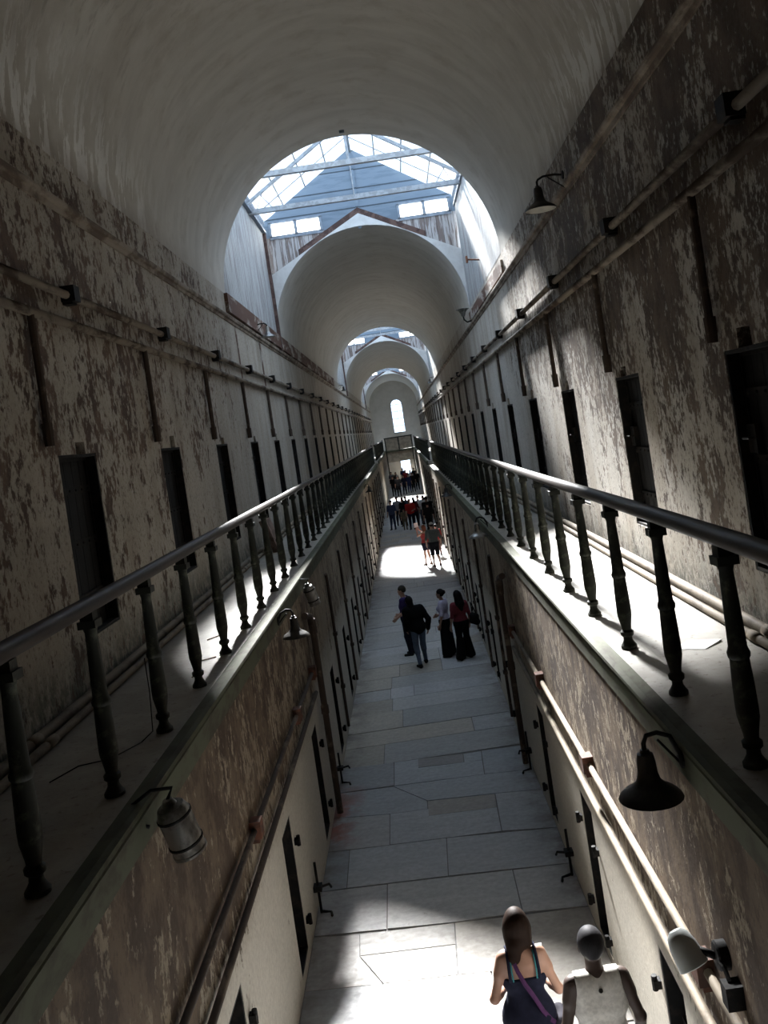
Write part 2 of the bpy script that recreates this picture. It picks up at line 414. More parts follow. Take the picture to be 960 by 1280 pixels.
# ------------------------------------------------------------------ walls with doorways
def holed_wall(side, x, depth, ya, yb, za, zb, rects):
    """side -1 left / +1 right; recesses go away from the corridor"""
    ys = sorted({ya, yb} | {r[0] for r in rects} | {r[1] for r in rects})
    zs = sorted({za, zb} | {r[2] for r in rects} | {r[3] for r in rects})
    ys = [y for y in ys if ya <= y <= yb]
    hole = {}
    for i in range(len(ys) - 1):
        for j in range(len(zs) - 1):
            cy, cz = (ys[i] + ys[i + 1]) / 2, (zs[j] + zs[j + 1]) / 2
            hole[i, j] = any(r[0] < cy < r[1] and r[2] < cz < r[3] for r in rects)
    mb = MB(); xb = x + side * depth; xo = x + side * (depth + .12)
    for (i, j), h in hole.items():
        y0, y1, z0, z1 = ys[i], ys[i + 1], zs[j], zs[j + 1]
        xx = xb if h else x
        mb.quad((xx, y0, z0), (xx, y1, z0), (xx, y1, z1), (xx, y0, z1))
        if h:
            for di, dj, a, b_ in ((-1, 0, (y0, z0), (y0, z1)), (1, 0, (y1, z0), (y1, z1)), (0, -1, (y0, z0), (y1, z0)), (0, 1, (y0, z1), (y1, z1))):
                if not hole.get((i + di, j + dj), False):
                    mb.quad((x, *a), (xb, *a), (xb, *b_), (x, *b_))
    # outer shell so that the wall has real thickness
    mb.quad((xo, ya, za), (xo, yb, za), (xo, yb, zb), (xo, ya, zb))
    mb.quad((x, ya, za), (xo, ya, za), (xo, ya, zb), (x, ya, zb)); mb.quad((x, yb, za), (xo, yb, za), (xo, yb, zb), (x, yb, zb))
    mb.quad((x, ya, zb), (xo, ya, zb), (xo, yb, zb), (x, yb, zb)); mb.quad((x, ya, za), (xo, ya, za), (xo, yb, za), (x, yb, za))
    return mb

UD = {-1: [8.23 + 3.55 * k for k in range(-1, 28)], 1: [6.03 + 3.54 * k for k in range(0, 28)]}   # near jamb of each upper doorway
LD = {-1: [6.36, 9.40, 12.55] + [15.9 + 3.42 * k for k in range(0, 13)], 1: [6.05, 8.95, 12.0] + [15.3 + 3.42 * k for k in range(0, 13)]}
UW, LW = 1.02, .60
for s, nm in ((-1, 'left'), (1, 'right')):
    rr = random.Random(11 + s)
    rects = []
    for y in UD[s]:
        rects.append((y, y + UW, 4.05, 5.74))
        a = y + rr.uniform(.35, .55); rects.append((a, a + .26, 5.74, 5.74 + rr.uniform(.10, .17)))
    mb = holed_wall(s, s * UH, .42, Y0, Y1, G - .25, SP, rects)
    struct(mb, 'wall_upper_' + nm, M['wall_l' if s < 0 else 'wall_r'])
    rects = [(y, y + LW, .10, 1.56) for y in LD[s]]
    mb = holed_wall(s, s * FH, .40, Y0, Y1, -.05, G - .22, rects)
    struct(mb, 'wall_lower_' + nm, M['wall_low'])

# ------------------------------------------------------------------ barrel vaults, gables, end walls
def arc(n=40, r=UH): return [(r * math.cos(PI * (1 - i / n)), SP + r * math.sin(PI * (1 - i / n))) for i in range(n + 1)]
for k, (a, b_) in enumerate(VAULTS):
    mb = MB(); inn = arc(); th = .28
    outr = [(x * (1 + th / UH), SP + (z - SP) * (1 + th / UH)) for x, z in inn]
    ys = [a + (b_ - a) * i / 12 for i in range(13)]
    for i in range(40):
        for j in range(12):
            mb.quad((inn[i][0], ys[j], inn[i][1]), (inn[i + 1][0], ys[j], inn[i + 1][1]), (inn[i + 1][0], ys[j + 1], inn[i + 1][1]), (inn[i][0], ys[j + 1], inn[i][1]))
            mb.quad((outr[i][0], ys[j], outr[i][1]), (outr[i + 1][0], ys[j], outr[i + 1][1]), (outr[i + 1][0], ys[j + 1], outr[i + 1][1]), (outr[i][0], ys[j + 1], outr[i][1]))
        for y in (a, b_):
            mb.quad((inn[i][0], y, inn[i][1]), (inn[i + 1][0], y, inn[i + 1][1]), (outr[i + 1][0], y, outr[i + 1][1]), (outr[i][0], y, outr[i][1]))
    for q in (0, 40):
        mb.quad((inn[q][0], a, SP), (outr[q][0], a, SP), (outr[q][0], b_, SP), (inn[q][0], b_, SP))
    bm_o = mb.build('ceiling' if k == 0 else 'ceiling_vault', M['vault'], None, False)
    bm = bmesh.new(); bm.from_mesh(bm_o.data); bmesh.ops.remove_doubles(bm, verts=bm.verts, dist=.0005)
    bmesh.ops.recalc_face_normals(bm, faces=bm.faces); bm.to_mesh(bm_o.data); bm.free()
    bm_o.data.polygons.foreach_set('use_smooth', [True] * len(bm_o.data.polygons)); bm_o.data.set_sharp_from_angle(angle=R(40))
    bm_o['kind'] = 'structure'

def gable_plate(y, yb, top, name, mat, r=UH):
    """upright plate from the arch up to a roof line top(x)"""
    xs = [p[0] for p in arc(48, r)]; xs[24] = 0.0
    zs = [p[1] for p in arc(48, r)]
    mb = MB()
    for i in range(48):
        x0, x1 = xs[i], xs[i + 1]; b0, b1 = zs[i], zs[i + 1]; t0, t1 = max(top(x0), b0), max(top(x1), b1)
        lo = [(x0, y, b0), (x1, y, b1), (x1, y, t1), (x0, y, t0)]; hi = [(p[0], yb, p[2]) for p in lo]
        mb.add(lo + hi, [(0, 1, 2, 3), (7, 6, 5, 4), (0, 4, 5, 1), (3, 2, 6, 7)])
    return mb
# rear end of the corridor behind the viewer, and the far end wall
mb = MB(); mb.box(-3.3, 3.3, Y0 - .3, Y0, -.2, 11.9); struct(mb, 'wall_back', M['wall_low'])

def end_wall():
    y = Y1; rects = [(-.15, 1.05, .0, 2.25), (-.35, 1.05, 5.35, 8.65)]
    xs = sorted({-3.3, 3.3, -.15, 1.05, -.35}); zs = sorted({-.2, 0, 2.25, 5.35, 8.65, 11.9})
    mb = MB()
    for i in range(len(xs) - 1):
        for j in range(len(zs) - 1):
            cx, cz = (xs[i] + xs[i + 1]) / 2, (zs[j] + zs[j + 1]) / 2
            if any(r[0] < cx < r[1] and r[2] < cz < r[3] for r in rects): continue
            if zs[j] == 8.65 and xs[i] >= -.36 and xs[i + 1] <= 1.06: continue
            mb.box(xs[i], xs[i + 1], y, y + .5, zs[j], zs[j + 1])
    # round head of the window
    n = 16; r = .7; cx = .35
    for i in range(n):
        a0, a1 = PI * (1 - i / n), PI * (1 - (i + 1) / n)
        lo = [(cx + r * math.cos(a0), y, 8.65 + r * math.sin(a0)), (cx + r * math.cos(a1), y, 8.65 + r * math.sin(a1)), (cx + r * math.cos(a1), y, 11.9), (cx + r * math.cos(a0), y, 11.9)]
        mb.hexa(lo, [(p[0], y + .5, p[2]) for p in lo])
    struct(mb, 'wall_end', M['arch'])
    w = MB()
    prev = None
    w.tube([(-.32, y + .2, 5.38), (-.32, y + .2, 8.65)] + [(cx + .67 * math.cos(PI * (1 - i / 12)), y + .2, 8.65 + .67 * math.sin(PI * (1 - i / 12))) for i in range(1, 12)] + [(1.02, y + .2, 8.65), (1.02, y + .2, 5.38)], .045, 6)
    w.box(-.35, 1.05, y + .16, y + .24, 5.35, 5.45)
    for z in (6.2, 7.05, 7.9, 8.7): w.box(-.33, 1.03, y + .18, y + .22, z - .03, z + .03)
    w.box(.33, .37, y + .18, y + .22, 5.35, 9.3)
    win = struct(w, 'window_1', M['frame'])
    g = MB()
    pts = [(-.33, 5.4), (1.03, 5.4), (1.03, 8.65)] + [(cx + .68 * math.cos(PI * i / 12), 8.65 + .68 * math.sin(PI * i / 12)) for i in range(1, 12)] + [(-.33, 8.65)]
    g.hexa([(px, y + .195, pz) for px, pz in pts], [(px, y + .205, pz) for px, pz in pts])
    g.build('pane', M['glass'], win)
    d = MB(); d.box(-.2, -.1, y - .06, y + .12, 0, 2.35); d.box(1.0, 1.1, y - .06, y + .12, 0, 2.35); d.box(-.2, 1.1, y - .06, y + .12, 2.2, 2.35)
    struct(d, 'door_1', M['woodpanel'])
end_wall()

# cornice mouldings along the top of the upper walls
for s, nm in ((-1, 'left'), (1, 'right')):
    mb = MB(); prof = [(0, -.09), (.02, -.09), (.03, -.04), (.06, -.03), (.07, .0), (.07, .025), (.04, .035), (.02, .07), (0, .08)]
    lo = [(s * (UH - dx), Y0, CO + dz) for dx, dz in prof]; hi = [(p[0], Y1, p[2]) for p in lo]
    mb.hexa(lo, hi); struct(mb, 'trim_cornice_' + nm, M['cornice'])

# ------------------------------------------------------------------ galleries and railings
RAILX, RAILZ, SLAB = 1.75, 4.745, .2
for s, nm, gap in ((-1, 'left', (62.0, 68.0)), (1, 'right', (46.5, 52.5))):
    t = thing('gallery', f'dusty stone gallery along the {nm} wall behind the {nm} railing, with green painted edge', 'gallery', (0, 0, 0))
    for seg, (a, b_) in enumerate(((Y0, gap[0]), (gap[1], 100.0))):
        mb = MB(); mb.box(min(s * (GE + .02), s * (UH - .003)), max(s * (GE + .02), s * (UH - .003)), a, b_, G - SLAB, G); mb.build('walkway_slab', M['gallery'], t)
        prof = [(GE + .03, .004), (FH + .005, .004), (FH - .03, -.008), (FH - .034, -.03), (FH - .02, -.042), (FH - .02, -.05), (FH - .026, -.062), (FH - .012, -.075), (FH - .012, -.235), (FH - .002, -.24), (FH - .002, -.215), (GE + .03, -.215)]
        mb = MB(); lo = [(s * x, a, G + z) for x, z in prof]; hi = [(p[0], b_, p[2]) for p in lo]; mb.hexa(lo, hi); mb.build('edge_moulding', M['fascia'], t)

def baluster_mesh():
    mb = MB()
    p = [(.062, 0), (.062, .02), (.05, .035), (.036, .06), (.034, .085), (.05, .10), (.052, .125), (.036, .14), (.040, .17), (.056, .25), (.057, .30), (.054, .42), (.049, .54),
         (.056, .55), (.058, .57), (.052, .585), (.047, .60), (.042, .80), (.036, .98), (.042, 1.0), (.042, 1.02), (.036, 1.03)]
    mb.lathe(p, 12)
    mb.box(-.055, .055, -.055, .055, 1.01, 1.055); mb.box(-.04, .04, -.04, .04, 1.055, 1.105)
    return mb.mesh('baluster', M['iron'], 'auto')
BAL = baluster_mesh()
def railing(s, ya, yb, y_first, sp, label):
    t = thing('gallery_railing', label, 'railing', (s * RAILX, ya, G + .004))
    mb = MB(); n = 14; pr = [(.058 * math.cos(2 * PI * k / n), .050 * math.sin(2 * PI * k / n)) for k in range(n)]
    rr = random.Random(int(yb)); L = int((yb - ya) / 1.5); secs = []
    for i in range(L + 1):
        y = (yb - ya) * i / L; j = rr.uniform(-.008, .008)
        secs.append([(x + j, y, RAILZ - G + z + rr.uniform(-.001, .001)) for x, z in pr])
    v = [q for sec in secs for q in sec]; f = []
    for i in range(L):
        for k in range(n): f.append((i * n + k, i * n + (k + 1) % n, (i + 1) * n + (k + 1) % n, (i + 1) * n + k))
    f += [tuple(range(n))[::-1], tuple(range(L * n, (L + 1) * n))]
    mb.add(v, f); mb.build('handrail', M['rail'], t, True)
    y = y_first
    while y < yb - .1:
        if y > ya + .05:
            o = bpy.data.objects.new('baluster', BAL); C.objects.link(o); o.parent = t; o.location = (0, y - ya, 0)
            o.rotation_euler = (rr.uniform(-.008, .008), rr.uniform(-.008, .008), rr.uniform(-.05, .05))
        y += sp
    p = MB(); p.box(-.06, .06, yb - ya - .12, yb - ya, 0, 1.2); p.box(-.075, .075, yb - ya - .135, yb - ya + .015, 1.2, 1.24); p.build('end_post', M['iron'], t)
    return t
railing(-1, Y0 + 5.2, 62.0, 5.50 - 1.17 * 5, 1.17, 'cast iron railing with rounded handrail edging the left gallery, nearest on the left')
railing(1, Y0 + 5.2, 46.5, 4.55 - 1.25 * 4, 1.25, 'cast iron railing with rounded handrail edging the right gallery, nearest on the right')
railing(-1, 68.0, 99.9, 68.8, 1.17, 'far stretch of railing on the left gallery beyond its gap')
railing(1, 52.5, 99.9, 53.3, 1.25, 'far stretch of railing on the right gallery beyond its gap')

# two long pipes lying on each gallery floor against the wall
for s, nm in ((-1, 'left'), (1, 'right')):
    rr = random.Random(5 + s)
    for q, (dx, z, r, mat) in enumerate(((.05, G + .05, .045, 'pipe_pale'), (.17, G + .036, .034, 'pipe_pale'))):
        mb = MB(); pts = [(s * (UH - dx - .03 - rr.uniform(0, .025)), Y0 + .1 + i * 4.2, z) for i in range(26)]
        mb.tube(pts, r, 8)
        for i in range(1, 25, 2): mb.tube([(pts[i][0], pts[i][1] - .08, z), (pts[i][0], pts[i][1] + .08, z)], r + .008, 8)
        o = mb.build('floor_pipe', M[mat], None, True)
        tag(o, f'{"thicker pale pipe against the wall foot" if q == 0 else "thinner pale pipe on the outer side"} on the {nm} gallery floor', 'pipe')

# ------------------------------------------------------------------ pipe runs on the walls
def pipe_run(s, nm):
    t = thing('water_pipe', f'pair of flaking horizontal pipes with clamps and drops high on the {nm} upper wall', 'pipe', (0, 0, 0))
    x = s * (UH - .054)
    mb = MB(); mb.tube([(x, Y0 + .1, 7.29), (x, 50, 7.27), (x, Y1 - .1, 7.29)], .042, 8); mb.build('pipe', M['pipe'], t, True)
    mb = MB(); mb.tube([(x, Y0 + .1, 7.0), (x, 50, 6.99), (x, Y1 - .1, 7.0)], .045, 8); mb.build('pipe', M['pipe'], t, True)
    first, sp = ((8.98 - 3.57, 3.57) if s < 0 else (6.08, 3.53))
    mb = MB(); mb.box(x - .085 if s > 0 else x - .052, x + .052 if s > 0 else x + .085, -.08, .08, -.07, .085); mb.box(x - .05, x + .05, -.06, .06, -.095, -.06); clamp = mb.mesh('clamp', M['iron2'])
    dm = {}
    for k in range(28):
        y = first + sp * k
        if y > Y1 - 1: break
        o = bpy.data.objects.new('clamp', clamp); C.objects.link(o); o.parent = t; o.location = (0, y, 7.29)
        yd = (8.23 - 3.55 + 3.55 * k - .3) if s < 0 else (7.1 + 3.54 * k)
        if yd > Y1 - 1: break
        if 'm' not in dm:
            d = MB(); d.tube([(x, 0, 6.99), (x, .01, 6.3), (x, 0, 5.95)], .034, 8); d.tube([(x, 0, 6.02), (x, 0, 5.82)], [.05, .044], 8); dm['m'] = d.mesh('drop_pipe', M['pipe_dark'], 'auto')
        o = bpy.data.objects.new('drop_pipe', dm['m']); C.objects.link(o); o.parent = t; o.location = (0, yd, 0)
    # lower storey
    t = thing('water_pipe', f'pair of rusty horizontal pipes with square clamps on the {nm} lower wall', 'pipe', (0, 0, 0))
    x = s * (FH - .042); mt = M['pipe_dark'] if s < 0 else M['pipe_pale']
    yb = 13.4 if s < 0 else 14.3
    mb = MB(); mb.tube([(x, Y0 + .1, 2.25), (x, 5, 2.26), (x, yb, 2.24)], .028, 8); mb.build('pipe', mt, t, True)
    mb = MB(); mb.tube([(x, Y0 + .1, 1.90), (x, 5, 1.90), (x, yb, 1.92)], .031, 8); mb.build('pipe', mt, t, True)
    for y in ((8.05, 11.3, 13.3) if s < 0 else (8.4, 11.25, 14.0, 5.2)):
        c = MB(); c.box(min(x - s * .06, x + s * .04), max(x - s * .06, x + s * .04), y - .07, y + .07, 2.18, 2.33); c.box(x - .035, x + .035, y - .05, y + .05, 2.14, 2.18); c.build('clamp', M['rust'], t)
    # steam riser with an elbow under the gallery
    y = 13.75 if s < 0 else 14.6
    e = MB(); xx = s * (FH - .09)
    e.tube([(xx, y, .0), (xx, y, 2.6), (xx, y - .03, 2.85), (xx, y - .18, 3.0), (xx, y - .75, 3.12)], .048, 10)
    e.tube([(xx, y, 2.72), (xx, y - .05, 2.93)], .06, 10); e.tube([(xx, y, 1.5), (xx, y, 1.62)], .06, 10)
    o = e.build('riser_pipe', M['pipe_dark'], None, 'auto')
    tag(o, f'thick upright riser pipe with an elbow under the {nm} gallery', 'pipe')
    # thin conduits beside the farther lower doors
    for k in range(14):
        y = 17.4 + 3.42 * k + (0 if s < 0 else -.7)
        c = MB(); xx = s * (FH - .035); z0 = random.uniform(.05, .3)
        c.tube([(xx, y, z0), (xx, y, 2.9), (xx, y - .08, 3.05)], .03, 6)
        for z in (.9, 1.9): c.box(xx - .045, xx + .045, y - .05, y + .05, z - .03, z + .03)
        o = c.build('conduit', M['pipe_dark'], None, 'auto')
        tag(o, f'thin dark upright conduit on the {nm} lower wall, {nth(k)} beyond the elbowed riser', 'pipe', f'conduits on the {nm} lower wall')
pipe_run(-1, 'left'); pipe_run(1, 'right')

# ------------------------------------------------------------------ cell doors
def make_door(w, h, label, group, upper, dep):
    t = thing('cell_door', label, 'door', (0, 0, 0), 0, group)
    mb = MB(); n = 5
    for i in range(n):
        a = w * i / n; mb.box(-.03, .03, a + .004, w * (i + 1) / n - .004, .01, h - .01)
    mb.build('leaf', M['door'], t)
    mb = MB(); mb.box(-.05, .05, -.0, .05, 0, h); mb.box(-.05, .05, w - .05, w, 0, h); mb.box(-.05, .05, 0, w, h - .06, h); mb.build('frame', M['iron2'], t)
    mb = MB(); q = .006; mb.box(-dep + q, -.05, .002, .03, 0, h); mb.box(-dep + q, -.05, w - .03, w - .002, 0, h); mb.box(-dep + q, -.05, .03, w - .03, h - .03, h - .002); mb.box(-dep + q, -.05, .03, w - .03, .002, .03)
    mb.build('lining', M['iron2'], t); t['kind'] = 'thing'
    for z in (h * .2, h * .5, h * .8):
        s_ = MB(); s_.box(-.047, -.03, .04, w - .04, z - .035, z + .035)
        for i in range(6): s_.ball((-.047, .1 + (w - .2) * i / 5, z), .014, 6, 4)
        s_.build('strap', M['iron2'], t)
    l = MB(); l.box(-.085, -.03, w - .22, w - .06, h * .53, h * .66); l.tube([(-.085, w - .2, h * .6), (-.13, w - .2, h * .6), (-.13, w - .08, h * .6), (-.085, w - .08, h * .6)], .010, 6); l.build('lock', M['iron2'], t)
    return t
def hinge_mesh():
    mb = MB(); mb.box(-.06, .0, -.035, .035, -.03, .03); mb.tube([(-.045, 0, -.05), (-.045, 0, .06)], .022, 8); return mb.mesh('hinge_pin', M['iron2'])
HP = hinge_mesh()
PLACE = {(-1, 'u'): 'left upper wall', (1, 'u'): 'right upper wall', (-1, 'l'): 'left lower wall', (1, 'l'): 'right lower wall'}
for lev, lst, w, h, z0, X, dep in (('u', UD, UW, 1.69, 4.05, UH, .15), ('l', LD, LW, 1.46, .10, FH, .17)):
    proto = None
    for s in (-1, 1):
        vis = [y for y in lst[s] if y > (3 if lev == 'u' else 4)]
        if s < 0 and lev == 'u': vis = [y for y in vis if y > 5.5]
        for k, y in enumerate(vis):
            wall = PLACE[s, lev]
            kind = 'black iron-strapped cell door' if lev == 'u' else 'low narrow black cell door'
            lab = f'{kind} on the {wall}, ' + ('nearest the viewer' if k == 0 else f'{nth(k)} from the near end')
            grp = f'cell doors on the {wall}'
            lab = ' '.join(lab.split())
            if proto is None: proto = o = make_door(w, h, lab, grp, lev == 'u', dep)
            else: o = dup(proto, lab, grp)
            # leaf faces the corridor: local -X points to the corridor axis for the right wall
            if s > 0: o.location = (s * (X + dep), y, z0); o.rotation_euler = (0, 0, 0)
            else: o.location = (s * (X + dep), y + w, z0); o.rotation_euler = (0, 0, PI)
            if y < 24 and lev == 'l':
                for zz in (.25, 1.25 if lev == 'u' else 1.12):
                    hp = bpy.data.objects.new('hinge_pin', HP); C.objects.link(hp); hp.parent = o
                    hp.location = (-dep + .002, (w + .10) if s > 0 else -.10, zz)

# ------------------------------------------------------------------ roof lanterns (skylights)
EZ, AZ = 12.05, 13.85     # eaves and ridge
def roof(x): return AZ - (AZ - EZ) * abs(x) / UH
GTOP = lambda x: 11.92 - 1.45 * abs(x) / UH
PLACES = ['nearest, between the near and second vaults', 'middle one, between the second and third vaults', 'farthest, before the end vault']
for k, (a, b_) in enumerate(BAYS):
    t = thing('roof_lantern', f'glazed timber roof lantern, {PLACES[k]}', 'skylight', (0, 0, 0), 0, 'roof lanterns over the corridor')
    # boarded sides
    for s in (-1, 1):
        mb = MB(); x0, x1 = s * UH, s * (UH + .12); mb.box(min(x0, x1), max(x0, x1), a, b_, SP - .02, EZ - .28); mb.build('side_boarding', M['plank_y'], t)
        mb = MB()
        for i in range(9):
            y = a + (b_ - a) * i / 8; mb.box(s * (UH + .02) - .03, s * (UH + .02) + .03, y - .03, y + .03, EZ - .28, EZ)
        mb.box(s * UH - .05, s * UH + .08, a, b_, EZ - .05, EZ + .04); mb.box(s * UH - .05, s * UH + .1, a, b_, EZ - .34, EZ - .27)
        mb.build('clerestory_frame', M['frame'], t)
        mb = MB(); mb.box(s * (UH + .04) - .004, s * (UH + .04) + .004, a, b_, EZ - .27, EZ - .05); mb.build('clerestory_glass', M['glass'], t)
        # sloping roof glazing
        n = Vector((s * (AZ - EZ), 0, UH)).normalized() * .006
        p = [Vector((0, a, AZ)), Vector((0, b_, AZ)), Vector((s * (UH + .12), b_, roof(UH + .12))), Vector((s * (UH + .12), a, roof(UH + .12)))]
        mb = MB(); mb.hexa([q - n for q in p], [q + n for q in p]); mb.build('roof_glazing', M['glass'], t)
        for i in range(1, 4):
            x = s * UH * i / 4; mb = MB(); mb.tube([(x, a, roof(x) - .035), (x, b_, roof(x) - .035)], .022, 6); mb.build('purlin', M['steel'], t)
        for y in (a + 2.4, a + 5.5):
            mb = MB()
            lo = [(0, y - .04, AZ - .05), (0, y - .04, AZ - .15), (s * UH, y - .04, EZ - .15), (s * UH, y - .04, EZ - .05)]
            mb.hexa(lo, [(q[0], q[1] + .08, q[2]) for q in lo]); mb.build('rafter', M['steel'], t)
        for y in (a + 1.0, a + 3.9, a + 7.0):
            mb = MB(); mb.tube([(0, y, AZ - .03), (s * UH, y, EZ - .03)], .016, 6); mb.build('glazing_bar', M['steel'], t)
    mb = MB(); mb.box(-.06, .06, a, b_, AZ - .16, AZ - .02); mb.build('ridge_beam', M['steel'], t)
    for y in (a + 2.4, a + 5.5):
        mb = MB(); mb.box(-UH, UH, y - .06, y + .06, 11.66, 11.68); mb.box(-UH, UH, y - .012, y + .012, 11.68, 11.80)
        mb.tube([(0, y, AZ - .1), (0, y, 11.7)], .02, 6)
        for s in (-1, 1): mb.tube([(s * 2.1, y, 11.7), (s * 2.45, y, roof(2.45) - .1)], .016, 6); mb.tube([(s * 2.6, y, 11.7), (s * 2.35, y, roof(2.35) - .1)], .014, 6)
        mb.build('tie_beam', M['steel'], t)
    # far gable of the lantern: boarded wall with two pairs of panes
    for face, (y, ye) in enumerate(((b_ + .10, b_ + .2), (a - .32, a - .22))):
        mb = MB(); z1, z2 = 11.60, 12.03
        wins = [(-2.62, -1.08), (1.14, 2.68)]
        xs = [-UH - .12, -2.62, -1.08, 0, 1.14, 2.68, UH + .12]
        for i in range(6):
            if (xs[i], xs[i + 1]) not in wins: mb.box(xs[i], xs[i + 1], y, ye, z1, z2)
        for i in range(6):
            x0, x1 = xs[i], xs[i + 1]
            lo = [(x0, y, z2), (x1, y, z2), (x1, y, max(z2, roof(x1))), (x0, y, max(z2, roof(x0)))]
            mb.hexa(lo, [(q[0], ye, q[2]) for q in lo])
        mb.box(-.05, .05, y - .05, y, 11.5, AZ - .15); mb.build('gable_boarding', M['blue'], t)
        mb = gable_plate(y + .001, ye, lambda x: 11.65, '', None, UH + .035); mb.build('gable_planks', M['plank_x'], t)
        for wx0, wx1 in wins:
            mb = MB(); m_ = (wx0 + wx1) / 2
            for xa, xb in ((wx0, wx0 + .07), (m_ - .045, m_ + .045), (wx1 - .07, wx1)): mb.box(xa, xb, y - .03, ye + .01, z1, z2)
            mb.box(wx0, wx1, y - .03, ye + .01, z1 - .06, z1 + .03); mb.box(wx0, wx1, y - .03, ye + .01, z2 - .03, z2 + .03)
            w_ = mb.build('gable_window', M['frame'], t)
            mb = MB(); mb.box(wx0 + .05, wx1 - .05, y + .04, y + .05, z1, z2); mb.build('pane', M['frost'], w_)
    # dark red posts and sloping timbers against the gable
    mb = MB()
    for s in (-1, 1):
        lo = [(0, b_ - .02, GTOP(0) + .0), (0, b_ - .02, GTOP(0) + .17), (s * 1.85, b_ - .02, GTOP(1.85) + .17), (s * 1.85, b_ - .02, GTOP(1.85))]
        mb.hexa(lo, [(q[0], b_ + .09, q[2]) for q in lo])
    mb.build('gable_timber', M['redbeam'], t)
    mb = MB(); mb.box(-UH, -UH + .09, b_ - .2, b_ - .06, 8.3, 11.7); mb.build('corner_post', M['redbeam'], t)
    # whitewashed gable around the mouth of the next vault (masonry)
    mb = gable_plate(b_ - .02, b_ + .1, GTOP, '', None)
    struct(mb, f'wall_gable_{k + 1}', M['gable'])

# rusty beam along the foot of the left boarding and on down the wall, ragged plaster edge on the right
for (a, b_, s, nm) in ((18.3, 48.0, -1, 'left'),):
    mb = MB(); mb.box(-UH - .02, -UH + .07, a, b_, 8.36, 8.74); o = mb.build('lintel_beam', M['beam'])
    tag(o, 'long rusty red beam on the left upper wall below the lantern boarding', 'beam')
mb = MB(); mb.box(UH - .05, UH + .02, 18.4, 26.7, 8.34, 8.6); o = mb.build('lintel_beam', M['beam'])
tag(o, 'shorter rusty red beam on the right wall under the near lantern', 'beam')
for y, w in ((19.0, .28), (22.3, .42)):
    mb = MB(); mb.box(-UH - .01, -UH + .006, y, y + w * .5, 6.1, 8.2)
    mb.build('rust_strip', M['beam']); 
for o, l in zip([o for o in C.objects if o.name.startswith('rust_strip')], ('narrow rusty upright strip on left wall below the beam start', 'wider rusty upright strip on left wall below the bracket lamp')):
    tag(o, l, 'strip')

# ------------------------------------------------------------------ far footbridge
t = thing('footbridge', 'narrow footbridge with beige panelled parapet crossing the far end below the window', 'bridge', (0, 100.08, 0))
mb = MB(); mb.box(-1.6, 1.6, 0, 1.6, 3.4, 3.6); mb.build('deck', M['fascia'], t)
mb = MB(); mb.box(-1.5, 1.5, .0, .08, 3.62, 4.9); mb.build('parapet', M['woodpanel'], t)
mb = MB(); mb.box(-1.55, 1.55, -.05, .15, 4.9, 5.02); mb.build('top_rail', M['iron'], t)
for x in (-1.45, 0, 1.45):
    mb = MB(); mb.box(x - .07, x + .07, -.04, .1, 0 if x else 3.4, 4.95); mb.build('post', M['iron'], t)
mb = MB(); mb.box(-1.38, 1.38, .3, .42, 2.3, 3.4); mb.build('panel', M['woodpanel'], t)

# ------------------------------------------------------------------ lamps
def bell(rmax, h):
    out = [(rmax * .14, h), (rmax * .25, h * .97), (rmax * .29, h * .82), (rmax * .31, h * .56), (rmax * .38, h * .38), (rmax * .55, h * .27), (rmax * .8, h * .165), (rmax * .96, h * .07), (rmax * 1.01, 0)]
    return out
def goose_lamp(label, s, wall_x, y, z, reach, rmax=.165, rise=.12, group=None, tilt=0.0, col='shade'):
    """bell shade hung from an arm that leaves a wall plate; z is the rim height"""
    t = thing('gooseneck_lamp', label, 'lamp', (s * wall_x, y, z), 0, group)
    h = rmax * 1.42
    X = -s * reach
    mb = MB(); top = h + .03
    if rise < 0: mb.tube([(0, 0, top + rise), (X * .25, 0, top + .04), (X * .6, 0, top + .07), (X * .9, 0, top + .06), (X, 0, top + .02), (X, 0, top - .03)], .014, 8)
    else: mb.tube([(0, 0, top + rise), (X * .35, 0, top + rise + .02), (X * .75, 0, top + rise + .015), (X * .95, 0, top + rise * .8), (X, 0, top + rise * .45), (X, 0, top - .02)], .014, 8)
    mb.build('arm', M['iron2'], t, True)
    mb = MB(); mb.tube([(0, 0, top + rise - (.16 if rise > 0 else .04)), (X * .6, 0, top + max(rise, .03))], .008, 6); mb.build('stay', M['iron2'], t)
    mb = MB(); mb.lathe([(.055, 0), (.055, .012), (.03, .02)], 12, Matrix.Translation((0, 0, top + rise)) @ Matrix.Rotation(-s * PI / 2, 4, 'Y')); mb.build('wall_plate', M['iron2'], t)
    prof = bell(rmax, h); inner = [(max(.004, r - .008), zz - .004 if zz > .01 else zz) for r, zz in prof][::-1]
    tm = Matrix.Translation((X, 0, 0)) @ Matrix.Rotation(tilt, 4, 'Y')
    mb = MB(); mb.lathe(prof + [(prof[-1][0] - .006, -.004)], 24, tm, False); mb.lathe([(.004, h + .02), (rmax * .14, h + .016), (rmax * .16, h)], 24, tm)
    o = mb.build('shade', M[col], t, 'auto')
    mb = MB(); mb.lathe(inner[:-2], 24, tm, False); i_ = mb.build('shade_lining', M['enamel'], o, True)
    mb = MB(); mb.ball(tm @ Vector((0, 0, h * .28)), rmax * .22, 10, 8); mb.build('bulb', M['bulb'], t, True)
    return t
goose_lamp('black bell lamp close below the right gallery edge, largest lamp', 1, FH - .013, 5.12, 3.28, .20, .178, -.09, 'bell lamps')
goose_lamp('black bell lamp on gooseneck arm below the left gallery, beside the peeling brown wall', -1, FH - .013, 11.1, 3.24, .19, .165, -.05, 'bell lamps')
goose_lamp('dark bell lamp on a gooseneck at the right cornice, nearest of the upper lamps', 1, UH - .05, 11.5, 7.98, .34, .20, .08, 'bell lamps')
